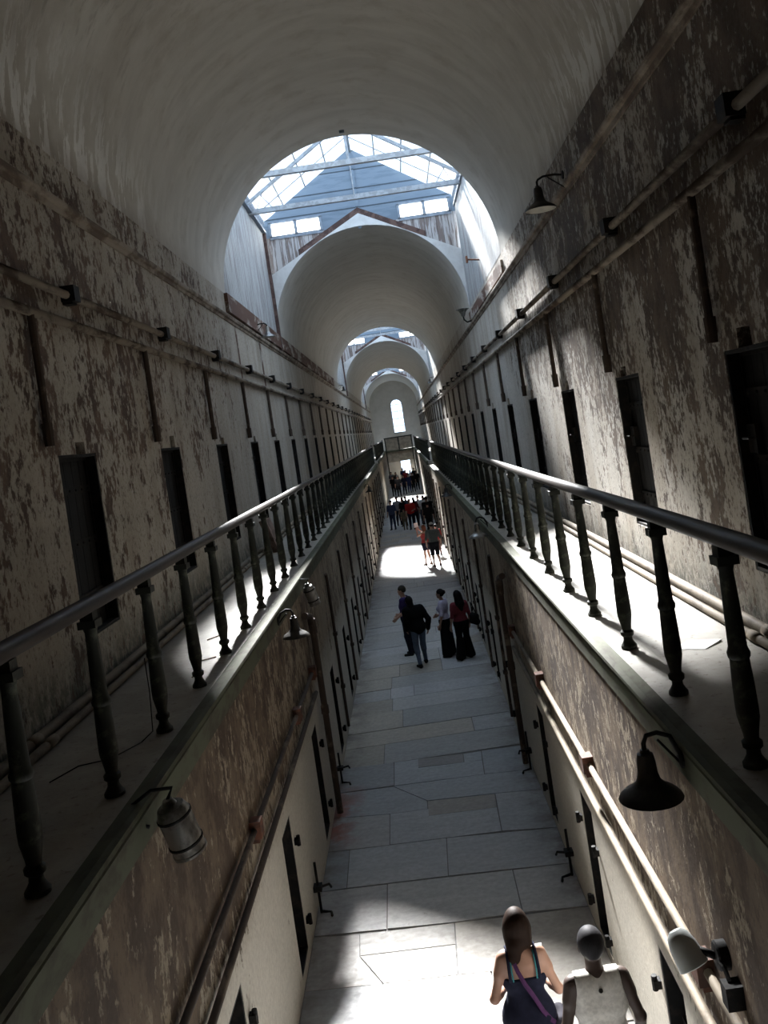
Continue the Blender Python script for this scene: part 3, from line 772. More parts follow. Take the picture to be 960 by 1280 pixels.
goose_lamp('bell lamp below the right gallery edge, second from the viewer', 1, FH - .013, 16.1, 3.47, .19, .17, -.06, 'bell lamps', col='galv')
goose_lamp('bell lamp below the right gallery edge, third from the viewer', 1, FH - .013, 27.0, 3.42, .19, .17, -.06, 'bell lamps')
goose_lamp('bell lamp below the left gallery edge, second from the viewer', -1, FH - .013, 38.3, 3.2, .19, .17, -.06, 'bell lamps')
goose_lamp('bell lamp on the left cornice under the near roof lantern', -1, UH - .05, 22.0, 8.2, .24, .17, .05, 'bell lamps', col='galv')
goose_lamp('small bell lamp on the left cornice under the middle roof lantern', -1, UH - .05, 52.2, 8.25, .24, .17, .05, 'bell lamps')
goose_lamp('small bell lamp on the right cornice under the middle roof lantern', 1, UH - .05, 55.0, 8.1, .24, .17, .05, 'bell lamps')
# lamp whose shade has turned upward on the right cornice
t = thing('upturned_lamp', 'dark lamp with shade turned upward on the right cornice before the second vault', 'lamp', (UH - .05, 26.2, 8.32))
mb = MB(); mb.tube([(0, 0, 0), (-.12, 0, -.02), (-.2, 0, .06), (-.21, 0, .16)], .022, 8); mb.build('arm', M['iron2'], t, True)
mb = MB(); mb.lathe([(.03, .14), (.06, .18), (.08, .26), (.13, .32), (.19, .35), (.19, .365), (.10, .38), (.01, .39)], 20, Matrix.Translation((-.21, 0, 0))); mb.build('shade', M['galv'], t, 'auto')
# rusty hook standing out of the right boarding
mb = MB(); mb.tube([(UH + .02, 22.4, 9.35), (UH - .30, 22.4, 9.40)], .022, 8); mb.box(UH - .33, UH - .28, 22.34, 22.46, 9.32, 9.48)
tag(mb.build('hook', M['rust']), 'small rusty hook sticking out of the right lantern boarding', 'hook')

def spot(label, loc, rot, mat, L=.31, r=.10, s=-1):
    t = thing('spotlight', label, 'spotlight', loc); t.rotation_euler = rot
    mb = MB(); mb.lathe([(.012, L + .05), (.03, L + .045), (.045, L + .01), (r * .8, L), (r, L - .05), (r, .02), (r * 1.04, .015), (r * 1.04, 0), (r * .92, 0), (r * .92, .03), (.01, .03)], 20); mb.build('housing', M[mat], t, 'auto')
    for z in (.06, L - .07):
        mb = MB(); mb.lathe([(r, z), (r + .006, z + .005), (r + .006, z + .015), (r, z + .02)], 20, None, False); mb.build('band', M['iron2'], t)
    mb = MB(); mb.tube([(0, 0, L + .04), (-.05 * s, 0, L + .10), (.06 * s, 0, L + .14), (.18 * s, 0, L + .11), (.20 * s, 0, L - .02), (.15 * s, 0, L - .06)], .012, 8); mb.build('bracket', M['iron2'], t, True)
    return t
spot('battered tin spotlight hanging from a bracket below the left gallery edge, nearest the viewer', (-1.33, 5.42, 3.24), (R(8), R(-14), R(12)), 'galv')
spot('tin spotlight hanging from a bracket below the left gallery edge, beside the elbowed riser', (-1.36, 13.65, 3.15), (R(8), R(-14), R(5)), 'galv', .3, .085)
# pale flood light on the right lower wall
t = thing('floodlight', 'pale grey oval floodlight on a round wall box, lower right', 'floodlight', (FH, 4.85, 2.52), 0)
mb = MB(); mb.lathe([(.075, 0), (.075, .05), (.065, .06), (.01, .06)], 16, Matrix.Rotation(-PI / 2, 4, 'Y')); mb.build('wall_box', M['iron2'], t, 'auto')
mb = MB(); mb.tube([(-.06, 0, .0), (-.10, .03, .01), (-.14, .05, .02)], .02, 8); mb.build('knuckle', M['iron2'], t, True)
tm = Matrix.Translation((-.20, .07, .02)) @ Matrix.Rotation(R(160), 4, 'Y') @ Matrix.Rotation(R(25), 4, 'X')
mb = MB(); mb.lathe([(.005, -.10), (.035, -.095), (.06, -.07), (.075, -.02), (.082, .05), (.085, .09), (.078, .095), (.07, .06), (.01, .03)], 20, tm); mb.build('lamp_head', M['fixture'], t, 'auto')
mb = MB(); mb.ball(tm @ Vector((0, 0, .05)), .05, 12, 8); mb.build('lens', M['bulb'], t, True)
mb = MB(); mb.box(-.09, 0, -.22, -.13, -.16, -.04); mb.tube([(-.05, -.17, -.04), (-.05, -.1, .0), (-.05, -.04, 0)], .012, 6); mb.build('junction_box', M['iron2'], t)

# ------------------------------------------------------------------ small ironwork at the wall feet, paper, board
def latch(label, s, y, h):
    t = thing('iron_latch', label, 'latch', (s * (FH - .05), y, 0))
    mb = MB(); mb.tube([(0, 0, .0), (0, 0, h)], .016, 8); mb.tube([(0, 0, .02), (-s * .12, -.02, .0), (-s * .14, -.14, .02)], .016, 8); mb.build('bar', M['iron2'], t, True)
    mb = MB(); mb.box(-.05, .05, -.06, .06, h * .45, h * .55); mb.tube([(-s * .02, 0, h * .5), (-s * .13, .05, h * .5), (-s * .14, .12, h * .38)], .014, 6); mb.build('catch', M['iron2'], t)
    return t
latch('upright iron latch bar standing at the right wall foot, between near doors', 1, 10.9, .55)
latch('upright iron latch bar standing at the left wall foot, between near doors', -1, 10.9, .6)
latch('iron latch bar at the left wall foot, farther than the reddish floor stain', -1, 14.9, .5)
latch('iron latch bar at the right wall foot, farther one', 1, 14.3, .6)
mb = MB(); pv = [(2.03, 6.82), (2.22, 6.70), (2.40, 6.86), (2.19, 7.02)]
mb.hexa([(x, y, G + .001) for x, y in pv], [(x, y, G + .004 + .012 * (i == 2)) for i, (x, y) in enumerate(pv)])
tag(mb.build('paper_sheet', M['paper']), 'white sheet of paper lying on the right gallery floor', 'paper')
mb = MB(); lo = [(-2.30, 17.2, G + .004), (-2.42, 17.25, G + .004), (-2.60, 17.2, G + .62), (-2.46, 17.15, G + .64)]
mb.hexa(lo, [(x + .01, y + .5, z) for x, y, z in lo])
tag(mb.build('broken_board', M['wood']), 'broken pinkish board leaning over the pipes on the left gallery', 'board')
mb = MB(); mb.tube([(-1.86, 6.45, G + .012), (-1.80, 6.55, G + .05), (-1.815, 6.66, G + .3), (-1.82, 6.67, G + .55)], .004, 5); mb.tube([(-1.86, 6.45, G + .012), (-2.0, 6.2, G + .006), (-2.2, 6.15, G + .006), (-2.3, 5.9, G + .006)], .004, 5)
tag(mb.build('loose_wire', M['iron2'], None, True), 'loose wire trailing from a left railing baluster onto the gallery floor', 'wire')
for i, (x, y, a) in enumerate(((-2.0, 8.8, .3), (-1.9, 8.2, 1.2), (-2.1, 9.8, .8))):
    mb = MB(); mb.tube([(x, y, G + .008), (x + .1 * math.cos(a), y + .1 * math.sin(a), G + .012), (x + .2 * math.cos(a + .2), y + .2 * math.sin(a + .2), G + .008)], .007, 5)
    tag(mb.build('twig', M['wood'], None, True), ['dry twig on the left gallery floor, middle one', 'dry twig on the left gallery floor, nearest one', 'dry twig on the left gallery floor, farthest one'][i], 'twig', 'twigs on the left gallery')

# ------------------------------------------------------------------ PEOPLE: smooth blended bodies polygonised from a distance field
def sd_cone(P, a, b, ra, rb):
    a = np.array(a); b = np.array(b); ba = b - a; L2 = max(1e-9, float(ba @ ba))
    pa = P - a; h = np.clip((pa @ ba) / L2, 0, 1)
    return np.linalg.norm(pa - h[..., None] * ba, axis=-1) - (ra + (rb - ra) * h)
def sd_ell(P, c, r):
    q = P - np.array(c); r = np.array(r); k0 = np.linalg.norm(q / r, axis=-1); k1 = np.linalg.norm(q / (r * r), axis=-1)
    return k0 * (k0 - 1) / np.maximum(k1, 1e-6)
def field(prims, vox, inflate=0.0, clips=()):
    lo = np.array([1e9] * 3); hi = -lo
    for p in prims:
        if p[0] == 'c': pts = [(np.array(p[1]), p[3]), (np.array(p[2]), p[4])]
        else: pts = [(np.array(p[1]), max(p[2]))]
        for q, r in pts: lo = np.minimum(lo, q - r - inflate); hi = np.maximum(hi, q + r + inflate)
    lo -= vox * 3; hi += vox * 3
    n = np.ceil((hi - lo) / vox).astype(int) + 1
    ax = [lo[i] + vox * np.arange(n[i]) for i in range(3)]
    f = np.full(n, .3)
    for p in prims:
        if p[0] == 'c': a, b, ra, rb, k = np.array(p[1]), np.array(p[2]), p[3], p[4], p[5]; l = np.minimum(a, b) - max(ra, rb); h = np.maximum(a, b) + max(ra, rb)
        else: a = np.array(p[1]); l = a - max(p[2]); h = a + max(p[2]); k = p[3]
        pad = inflate + k + vox * 2
        i0 = np.maximum(0, np.floor((l - pad - lo) / vox).astype(int)); i1 = np.minimum(n, np.ceil((h + pad - lo) / vox).astype(int) + 1)
        sl = tuple(slice(i0[i], i1[i]) for i in range(3))
        P = np.stack(np.meshgrid(*[ax[i][sl[i]] for i in range(3)], indexing='ij'), -1)
        d = (sd_cone(P, a, b, ra, rb) if p[0] == 'c' else sd_ell(P, p[1], p[2])) - inflate
        g = f[sl]
        h_ = np.clip(.5 + .5 * (g - d) / k, 0, 1)
        f[sl] = g * (1 - h_) + d * h_ - k * h_ * (1 - h_)
    if clips:
        P = np.stack(np.meshgrid(*ax, indexing='ij'), -1)
        for c in clips:
            if isinstance(c[0], str): f = np.maximum(f, -(sd_ell(P, c[1], c[2])))
            else: f = np.maximum(f, (P - np.array(c[0])) @ (np.array(c[1]) / np.linalg.norm(c[1])))
    return f, lo
def nets(f, lo, vox):
    S = f < 0; nx, ny, nz = f.shape
    cnt = np.zeros((nx - 1, ny - 1, nz - 1)); acc = np.zeros((nx - 1, ny - 1, nz - 1, 3))
    E = []
    cor = [(i, j, k) for i in (0, 1) for j in (0, 1) for k in (0, 1)]
    def sub(c): return tuple(slice(c[i], f.shape[i] - 1 + c[i]) for i in range(3))
    for c in cor:
        for axx in range(3):
            if c[axx]: continue
            d = list(c); d[axx] = 1; d = tuple(d)
            A, B = f[sub(c)], f[sub(d)]; x = (A < 0) != (B < 0)
            tt = np.where(x, A / np.where(A - B == 0, 1, A - B), 0)
            cnt += x
            for i in range(3): acc[..., i] += np.where(x, c[i] + (tt if i == axx else 0), 0)
    act = cnt > 0; idx = -np.ones(cnt.shape, int); idx[act] = np.arange(act.sum())
    cells = np.argwhere(act); V = (cells + acc[act] / cnt[act][:, None]) * vox + lo
    F = []
    for axx in range(3):
        o1, o2 = [(1, 2), (2, 0), (0, 1)][axx]
        sl0 = [slice(None)] * 3; sl1 = [slice(None)] * 3; sl0[axx] = slice(0, -1); sl1[axx] = slice(1, None)
        ed = np.argwhere(S[tuple(sl0)] != S[tuple(sl1)])
        ed = ed[(ed[:, o1] > 0) & (ed[:, o2] > 0) & (ed[:, o1] < f.shape[o1] - 1) & (ed[:, o2] < f.shape[o2] - 1)]
        e1 = np.zeros(3, int); e1[o1] = 1; e2 = np.zeros(3, int); e2[o2] = 1
        q = np.stack([idx[tuple(e.T)] for e in (ed - e1 - e2, ed - e2, ed, ed - e1)], 1)
        fl = S[tuple(ed.T)]; q[~fl] = q[~fl][:, ::-1]
        F.append(q)
    return V, np.concatenate(F)
def blob(name, prims, vox, mat, parent, inflate=0.0, clips=()):
    f, lo = field(prims, vox, inflate, clips); V, F = nets(f, lo, vox)
    me = bpy.data.meshes.new(name); me.from_pydata(V.tolist(), [], F.tolist()); me.materials.append(mat)
    me.polygons.foreach_set('use_smooth', [True] * len(me.polygons))
    o = bpy.data.objects.new(name, me); C.objects.link(o)
    if parent: o.parent = parent
    return o

_cm = {}
def cloth(col, rough=.85):
    k = tuple(round(c, 3) for c in col)
    if k not in _cm: _cm[k] = simple('cloth %s' % (k,), col, rough, 0, .12, 30, .08)
    return _cm[k]
def skin(col):
    k = ('s',) + tuple(round(c, 3) for c in col)
    if k not in _cm: _cm[k] = simple('skin %s' % (k,), col, .5, 0, .06, 12, .35)
    return _cm[k]
def hairm(col):
    k = ('h',) + tuple(round(c, 3) for c in col)
    if k not in _cm:
        m, nt, b, _ = new_mat('hair'); t = NT(nt)
        n = t.noise(t.mapping(t.coord(), (30, 30, 3)), 4, 4, .6)
        t.put(b.inputs['Base Color'], t.mix(n, tuple(c * .6 for c in col), tuple(min(1, c * 1.5) for c in col))); b.inputs['Roughness'].default_value = .6; b.inputs['Specular IOR Level'].default_value = .08
        t.put(b.inputs['Normal'], t.bump(n, .25, .006)); _cm[k] = m
    return _cm[k]

def body_prims(p):
    """p: dict of joints (already in metres for a 1.75 m figure); returns named groups of primitives. Figure faces +Y, x to its right."""
    w = p.get('w', 1.0); g = {}
    lean = np.array(p.get('lean', (0, 0, 0)))       # shift of the shoulders
    sh = lambda z: lean * max(0, (z - .95) / .5)
    T = lambda x, y, z: np.array([x * w, y, z]) + sh(z)
    fem = p.get('fem', False)
    sw = .165 if fem else .185
    g['torso'] = [('c', T(-.07, 0, .955), T(.07, 0, .955), .118 if fem else .112, .118 if fem else .112, .05), ('c', T(0, -.035, .93), T(0, -.03, .90), .10, .09, .05),
                  ('c', T(-.05, .005, 1.08), T(.05, .005, 1.08), .095 if fem else .108, .095 if fem else .108, .07),
                  ('c', T(-.085, 0, 1.24), T(.085, 0, 1.24), .10 if fem else .112, .10 if fem else .112, .06), ('c', T(-.10, -.01, 1.35), T(.10, -.01, 1.35), .088, .088, .05),
                  ('c', T(-sw + .03, -.01, 1.415), T(sw - .03, -.01, 1.415), .055, .055, .04)]
    if fem: g['torso'] += [('e', T(s * .075, .095, 1.26), (.06, .055, .06), .03) for s in (-1, 1)]
    hd = np.array(p.get('head', (0, .02, 0))) + sh(1.6)
    g['neck'] = [('c', T(0, -.01, 1.42), np.array([0, .005, 1.56]) + hd, .066 if not fem else .052, .058 if not fem else .045, .035)]
    hs = p.get('hs', 1.0)
    H = lambda x, y, z: np.array(p.get('headrot', np.eye(3))) @ np.array([x, y, z]) * hs + np.array([0, 0, 1.63]) + hd
    hp = [('e', H(0, -.012, .025), (.078 * hs, .098 * hs, .098 * hs), .02), ('c', H(0, .03, -.02), H(0, .055, -.075), .062, .038, .03), ('c', H(0, .085, .0), H(0, .10, -.025), .010, .014, .012),
          ('c', H(-.018, .085, -.062), H(.018, .085, -.062), .009, .009, .012), ('c', H(-.03, .082, .022), H(.03, .082, .022), .012, .012, .014)]
    hp += [('e', H(s * .078, -.005, -.005), (.012, .022, .034), .008) for s in (-1, 1)]
    g['head'] = hp; g['H'] = H
    arms = {}
    for s, nm in ((-1, 'L'), (1, 'R')):
        sp = T(s * sw, -.01, 1.40); eb = np.array(p.get('el' + nm, (s * .25, -.03, 1.12))); wr = np.array(p.get('wr' + nm, (s * .27, .05, .88)))
        g['arm' + nm] = [('c', sp, sp + (eb - sp) * .35, .056, .052, .03), ('c', sp, eb, .048 if not fem else .042, .039 if not fem else .034, .03)]
        g['fore' + nm] = [('c', eb, eb + (wr - eb) * .35, .04 if not fem else .035, .04 if not fem else .036, .02), ('c', eb, wr, .037 if not fem else .033, .027 if not fem else .023, .02)]
        d = (wr - eb) / np.linalg.norm(wr - eb); hd_ = np.array(p.get('hd' + nm, d)); hd_ = hd_ / np.linalg.norm(hd_)
        pn = np.array(p.get('pn' + nm, (-s, .2, 0)), float); pn -= hd_ * (pn @ hd_); pn /= np.linalg.norm(pn)      # palm normal
        sd = np.cross(hd_, pn)                                                                                   # across the palm
        hand = [('c', wr, wr + hd_ * .04, .026, .026, .02), ('c', wr + hd_ * .045 - sd * .022, wr + hd_ * .085 - sd * .028, .017, .016, .015), ('c', wr + hd_ * .045 + sd * .022, wr + hd_ * .085 + sd * .028, .017, .016, .015), ('c', wr + hd_ * .05, wr + hd_ * .088, .019, .017, .015)]
        cu = p.get('curl', .45)
        for q, ln in zip((-1.5, -.5, .5, 1.5), (.068, .078, .074, .058)):
            b0 = wr + hd_ * .09 + sd * q * .021
            b1 = b0 + (hd_ * math.cos(cu * .6) + pn * math.sin(cu * .6)) * ln * .55; b2 = b1 + (hd_ * math.cos(cu * 1.7) + pn * math.sin(cu * 1.7)) * ln * .55
            hand += [('c', b0, b1, .0098, .009, .004), ('c', b1, b2, .009, .0075, .004)]
        ts = -1 if (sd @ np.array([0, 1, 0])) < 0 else 1
        b0 = wr + hd_ * .03 + sd * ts * .026; b1 = b0 + (hd_ * .6 + sd * ts * .65 + pn * .3) * .042; b2 = b1 + (hd_ * .85 + sd * ts * .2 + pn * .4) * .034
        hand += [('c', b0, b1, .014, .0115, .008), ('c', b1, b2, .011, .009, .005)]
        g['hand' + nm] = hand
        hip = np.array([s * .09 * w, 0, .91]); kn = np.array(p.get('kn' + nm, (s * .10, .02, .49))); an = np.array(p.get('an' + nm, (s * .11, -.02, .085))); 
        g['thigh' + nm] = [('c', hip, kn, .088, .055, .04)]
        g['calf' + nm] = [('c', kn, kn + (an - kn) * .3 + np.array([0, -.015, 0]), .053, .056, .03), ('c', kn, an, .05, .035, .03)]
        fd = np.array(p.get('ft' + nm, (s * .15, 1, 0)), float); fd /= np.linalg.norm(fd); hl = an * np.array([1, 1, 0])
        g['foot' + nm] = [('c', an, hl + fd * -.03 + np.array([0, 0, .04]), .036, .038, .02), ('c', hl - fd * .02 + np.array([0, 0, .036]), hl + fd * .14 + np.array([0, 0, .028]), .036, .027, .02)]
    return g

def person(label, loc, rz, H, p, skin_c, vox, hair=None, garments=(), group=None, eyes=False, hands=True):
    root = thing('person', label, 'person', loc, rz, group); sc = H / 1.75; root.scale = (sc, sc, sc)
    g = body_prims(p); allp = []
    for k, v in g.items():
        if k == 'H' or (k.startswith('hand') and not hands): continue
        allp += v
    if not hands:
        for nm in 'LR':
            fo = g['hand' + nm]; allp.append(('c', fo[0][1], fo[1][2], .028, .03, .02))
    blob('body', allp, vox, skin(skin_c), root)
    Hh = g['H']
    if eyes:
        for s in (-1, 1):
            mb = MB(); mb.ball(Hh(s * .032, .072, .008), .0125, 8, 6); mb.build('eye', simple_eye, root, True)
    if hair:
        col, style = hair
        hs = p.get('hs', 1.0); hp = [('e', Hh(0, -.016, .03), (.084 * hs, .102 * hs, .102 * hs), .02)]
        clips = [(Hh(0, .055, .03), (np.array(p.get('headrot', np.eye(3))) @ np.array([0, .8, -.75])))]
        if style == 'short': clips = [(Hh(0, .03, .005), (np.array(p.get('headrot', np.eye(3))) @ np.array([0, .45, -.9])))]
        if style == 'long': hp += [('c', Hh(0, -.06, 0), Hh(0, -.085, -.14), .075, .075, .04), ('c', Hh(-.03, -.085, -.14), Hh(-.03, -.12, -.30), .06, .035, .04), ('c', Hh(.03, -.085, -.14), Hh(.03, -.12, -.30), .06, .035, .04)]
        if style == 'verylong': hp += [('c', Hh(-.02, -.05, 0), Hh(-.04, -.10, -.2), .08, .085, .04), ('c', Hh(.02, -.05, 0), Hh(.04, -.10, -.2), .08, .085, .04), ('c', Hh(0, -.11, -.2), Hh(0, -.12, -.42), .085, .05, .04)]
        if style == 'side':   # gathered over the left shoulder
            hp += [('c', Hh(-.02, -.03, .0), Hh(-.03, -.05, -.10), .085, .075, .03), ('c', Hh(.03, -.03, .0), Hh(.04, -.05, -.10), .075, .058, .03), ('c', Hh(-.03, -.075, -.10), Hh(-.06, -.085, -.19), .058, .046, .03), ('c', Hh(-.055, -.085, -.19), Hh(-.085, -.06, -.27), .042, .02, .03), ('c', Hh(-.075, -.01, -.02), Hh(-.09, -.01, -.14), .03, .014, .02), ('c', Hh(.08, -.02, -.02), Hh(.082, -.035, -.14), .026, .012, .02)]
        if style == 'bun': hp += [('e', Hh(0, -.11, .04), (.05, .045, .05), .02)]
        if style == 'bob': hp += [('c', Hh(-.035, -.04, 0), Hh(-.04, -.05, -.11), .062, .055, .03), ('c', Hh(.035, -.04, 0), Hh(.04, -.05, -.11), .062, .055, .03)]
        if style != 'none':
            blob('hair', hp, vox if vox < .012 else vox * .8, hairm(col), root, .004, clips if style in ('short', 'bun', 'none') else clips[:0] + [(Hh(0, .05, .03), (np.array(p.get('headrot', np.eye(3))) @ np.array([0, .95, -.5])))])
    for gm in garments:
        name, col, parts, infl, clips = gm[:5]; extra = gm[5] if len(gm) > 5 else []
        pr = [q for k in parts for q in g[k]] + list(extra)
        cc = []
        for c in clips: cc.append(c)
        o = blob(name, pr, vox if vox < .012 else vox * .9, cloth(col), root, infl, cc)
        if len(gm) > 6: o['label'] = gm[6]
    return root, g
simple_eye = simple('eye', (.03, .025, .02), .2)

UP = lambda z: ((0, 0, z), (0, 0, -1))     # keep above z
DN = lambda z: ((0, 0, z), (0, 0, 1))      # keep below z
SK1, SK2, SK3 = (.50, .30, .22), (.07, .045, .035), (.38, .22, .16)
def tee(c, infl=.014, slen=.5, bottom=.88): return ('shirt', c, ['torso', 'armL', 'armR'], infl, [UP(bottom), DN(1.475)])
def longs(c, infl=.02, bottom=.82): return ('jacket', c, ['torso', 'armL', 'armR', 'foreL', 'foreR', 'neck'], infl, [UP(bottom), DN(1.50)])
def pants(c, infl=.014, bottom=.05): return ('trousers', c, ['torso', 'thighL', 'thighR', 'calfL', 'calfR'], infl, [DN(.99), UP(bottom)])
def shorts(c, bottom=.46): return ('shorts', c, ['torso', 'thighL', 'thighR', 'calfL', 'calfR'], .022, [DN(.99), UP(bottom)])
def shoes(c): return ('shoes', c, ['footL', 'footR'], .008, [DN(.10)])

# foreground woman, seen from behind, forearms raised in front holding a leaflet
pw = dict(fem=True, w=.88, hs=1.08, elL=(-.26, -.05, 1.12), wrL=(-.12, .17, 1.08), hdL=(.35, 1, .1), pnL=(.6, 0, .6), elR=(.26, -.05, 1.12), wrR=(.15, .17, 1.10), hdR=(-.25, 1, .15), pnR=(-.6, 0, .6), head=(0, .035, 0))
dress_skirt = [('c', (-.07, -.01, .92), (-.10, -.01, .45), .13, .15, .06), ('c', (.07, -.01, .92), (.10, -.01, .45), .13, .15, .06)]
w_root, gw = person('woman seen from behind in a dark sleeveless dress, brown hair over one shoulder', (.58, 7.12, 0), R(2), 1.69, pw, (.32, .18, .125), .0085, ((.016, .008, .005), 'side'),
    [('dress', (.013, .014, .027), ['torso', 'thighL', 'thighR'], .012, [UP(.45), ((0, -.05, 1.285), (0, -.25, 1)), DN(1.33)], dress_skirt), shoes((.02, .02, .02))])
for s in (-1, 1):
    mb = MB(); mb.tube([(s * .118, -.118, 1.27), (s * .118, -.112, 1.33), (s * .115, -.098, 1.40), (s * .112, -.06, 1.468), (s * .11, -.01, 1.485), (s * .11, .05, 1.46), (s * .105, .10, 1.38), (s * .10, .118, 1.28)], .014, 6); o = mb.build('dress_strap', cloth((.013, .014, .027)), w_root, True)
    mb = MB(); mb.tube([(s * .095, -.118, 1.27), (s * .098, -.110, 1.34), (s * .096, -.090, 1.42), (s * .093, -.055, 1.468)], .007, 6); o = mb.build('under_strap', cloth((.05, .20, .22)), w_root, True); o['label'] = 'thin teal strap'
sc = 1.69 / 1.75
t = thing('shoulder_bag', 'dark bag on a purple strap across the back of the woman in the dark dress', 'bag', (.58, 7.12, 0), R(2)); t.scale = (sc, sc, sc)
mb = MB(); pts = [(-.085, .05, 1.475), (-.085, -.02, 1.49), (-.075, -.085, 1.43), (-.05, -.122, 1.35), (-.01, -.132, 1.25), (.045, -.128, 1.14), (.10, -.135, 1.02), (.155, -.12, .93), (.205, -.08, .86)]
v = []; f = []
for i, q in enumerate(pts):
    q = Vector(q); d = (Vector(pts[min(i + 1, 8)]) - Vector(pts[max(i - 1, 0)])).normalized(); n = Vector((q.x * .6, q.y if abs(q.y) > .03 else -.03, .06 if q.z > 1.44 else 0)).normalized(); sd = d.cross(n).normalized()
    for a_, b2 in ((-1, 0), (1, 0), (1, 1), (-1, 1)): v.append(q + sd * a_ * .017 + n * (.004 + .006 * b2))
for i in range(8):
    for k in range(4): f.append((i * 4 + k, i * 4 + (k + 1) % 4, (i + 1) * 4 + (k + 1) % 4, (i + 1) * 4 + k))
f += [(3, 2, 1, 0), (32, 33, 34, 35)]
mb.add(v, f); o = mb.build('strap', cloth((.075, .03, .085)), t, True); o['label'] = 'purple shoulder strap'
blob('pouch', [('c', (.235, -.07, .86), (.245, .08, .86), .06, .06, .03), ('c', (.24, -.07, .74), (.25, .08, .74), .065, .065, .05)], .012, cloth((.03, .028, .035)), t)
t = thing('leaflet', 'white folded leaflet held in front by the woman in the dark dress', 'paper', (.58 + .05, 7.12 + .30, 1.075), R(2))
mb = MB(); lo = [(-.10, -.03, .0), (.13, -.03, .01), (.16, .15, .09), (-.08, .15, .08)]; mb.hexa(lo, [(x, y - .002, z + .004) for x, y, z in lo]); mb.build('sheet', M['paper'], t)

# foreground man in a white sleeveless shirt
pm = dict(w=1.0, hs=1.1, elL=(-.27, -.05, 1.12), wrL=(-.27, .08, .88), elR=(.27, -.05, 1.12), wrR=(.28, .08, .88), head=(0, .03, 0))
m_root, gm = person('man seen from behind in a white sleeveless shirt with a dark round emblem', (1.07, 6.62, 0), R(3), 1.74, pm, (.055, .035, .028), .0085, ((.022, .021, .023), 'short'),
    [('vest', (.60, .58, .54), ['torso'], .014, [UP(.86), ('cut', (0, .02, 1.53), (.085, .10, .085)), ('cut', (-.235, -.01, 1.42), (.075, .2, .17)), ('cut', (.235, -.01, 1.42), (.075, .2, .17))]), pants((.04, .04, .05)), shoes((.1, .1, .1))])
mb = MB(); mb.lathe([(.016, 0), (.016, .004), (.008, .005), (.008, 0)], 14, Matrix.Translation((0, -.113, 1.385)) @ Matrix.Rotation(R(75), 4, 'X')); o = mb.build('shirt_emblem', cloth((.05, .045, .04)), m_root); o['label'] = 'small dark round emblem'

ROTZ = lambda a: np.array([[math.cos(a), -math.sin(a), 0], [math.sin(a), math.cos(a), 0], [0, 0, 1]])
# the four in the shade
person('man in a purple shirt facing left, just beyond the companion in a black jacket', (-.26, 22.75, 0), R(75), 1.72, dict(w=1.05, elR=(.24, .02, 1.12), wrR=(.20, .22, 1.0), elL=(-.25, -.02, 1.12), wrL=(-.22, .18, .98), kn=0), SK1, .0115, ((.03, .025, .02), 'short'),
       [tee((.035, .025, .09)), pants((.015, .017, .03)), shoes((.02, .02, .02))], 'visitors standing in the shade', True)
person('person in a black jacket and blue jeans seen from behind, mid-step in the shade', (.0, 21.55, 0), R(20), 1.66, dict(w=1.08, head=(-.03, .05, -.02), lean=(-.05, .05, 0), anL=(-.13, -.16, .10), knL=(-.11, .0, .49), anR=(.16, .20, .085), knR=(.13, .16, .49), elL=(-.27, .0, 1.13), wrL=(-.24, .14, .92), elR=(.28, -.08, 1.12), wrR=(.27, .0, .88)), SK3, .0115, ((.008, .007, .007), 'long'),
       [longs((.006, .006, .007), .03, .72), pants((.10, .13, .19)), shoes((.012, .012, .012))], 'visitors standing in the shade')
person('person in a pale lavender top and long black skirt facing left', (.66, 22.05, 0), R(70), 1.62, dict(fem=True, w=.95, elR=(.22, .03, 1.1), wrR=(.16, .2, 1.05), head=(0, .03, 0)), SK3, .0115, ((.010, .008, .008), 'bun'),
       [tee((.48, .46, .60)), ('skirt', (.008, .008, .010), ['torso', 'thighL', 'thighR'], .014, [DN(1.0), UP(.06)], [('c', (-.05, 0, .9), (-.08, 0, .1), .12, .15, .05), ('c', (.05, 0, .9), (.08, 0, .1), .12, .15, .05)]), shoes((.02, .02, .02))], 'visitors standing in the shade', True)
person('person with very long black hair in a dull red top and black flared trousers', (1.02, 21.55, 0), R(25), 1.62, dict(fem=True, w=1.05, anL=(-.14, 0, .085), anR=(.17, .05, .085), knR=(.13, .05, .49)), SK3, .0115, ((.006, .005, .006), 'verylong'),
       [tee((.20, .04, .055)), ('trousers', (.007, .007, .008), ['torso', 'thighL', 'thighR', 'calfL', 'calfR'], .02, [DN(1.0), UP(.04)], [('c', (-.10, .0, .5), (-.14, 0, .08), .075, .11, .03), ('c', (.12, .04, .5), (.17, .05, .08), .075, .11, .03)]), shoes((.02, .02, .02))], 'visitors standing in the shade')
t = thing('handbag', 'black handbag hanging at the right hip of the woman in the dull red top', 'bag', (1.35, 21.5, .98), R(25))
blob('pouch', [('c', (0, -.08, 0), (0, .10, 0), .075, .075, .04), ('c', (0, -.09, -.12), (0, .11, -.12), .08, .08, .04)], .015, cloth((.008, .008, .009)), t)
mb = MB(); mb.tube([(0, -.08, .06), (-.02, -.05, .2), (-.06, 0, .34), (-.02, .05, .2), (0, .10, .06)], .012, 6); mb.build('handle', cloth((.01, .01, .01)), t, True)

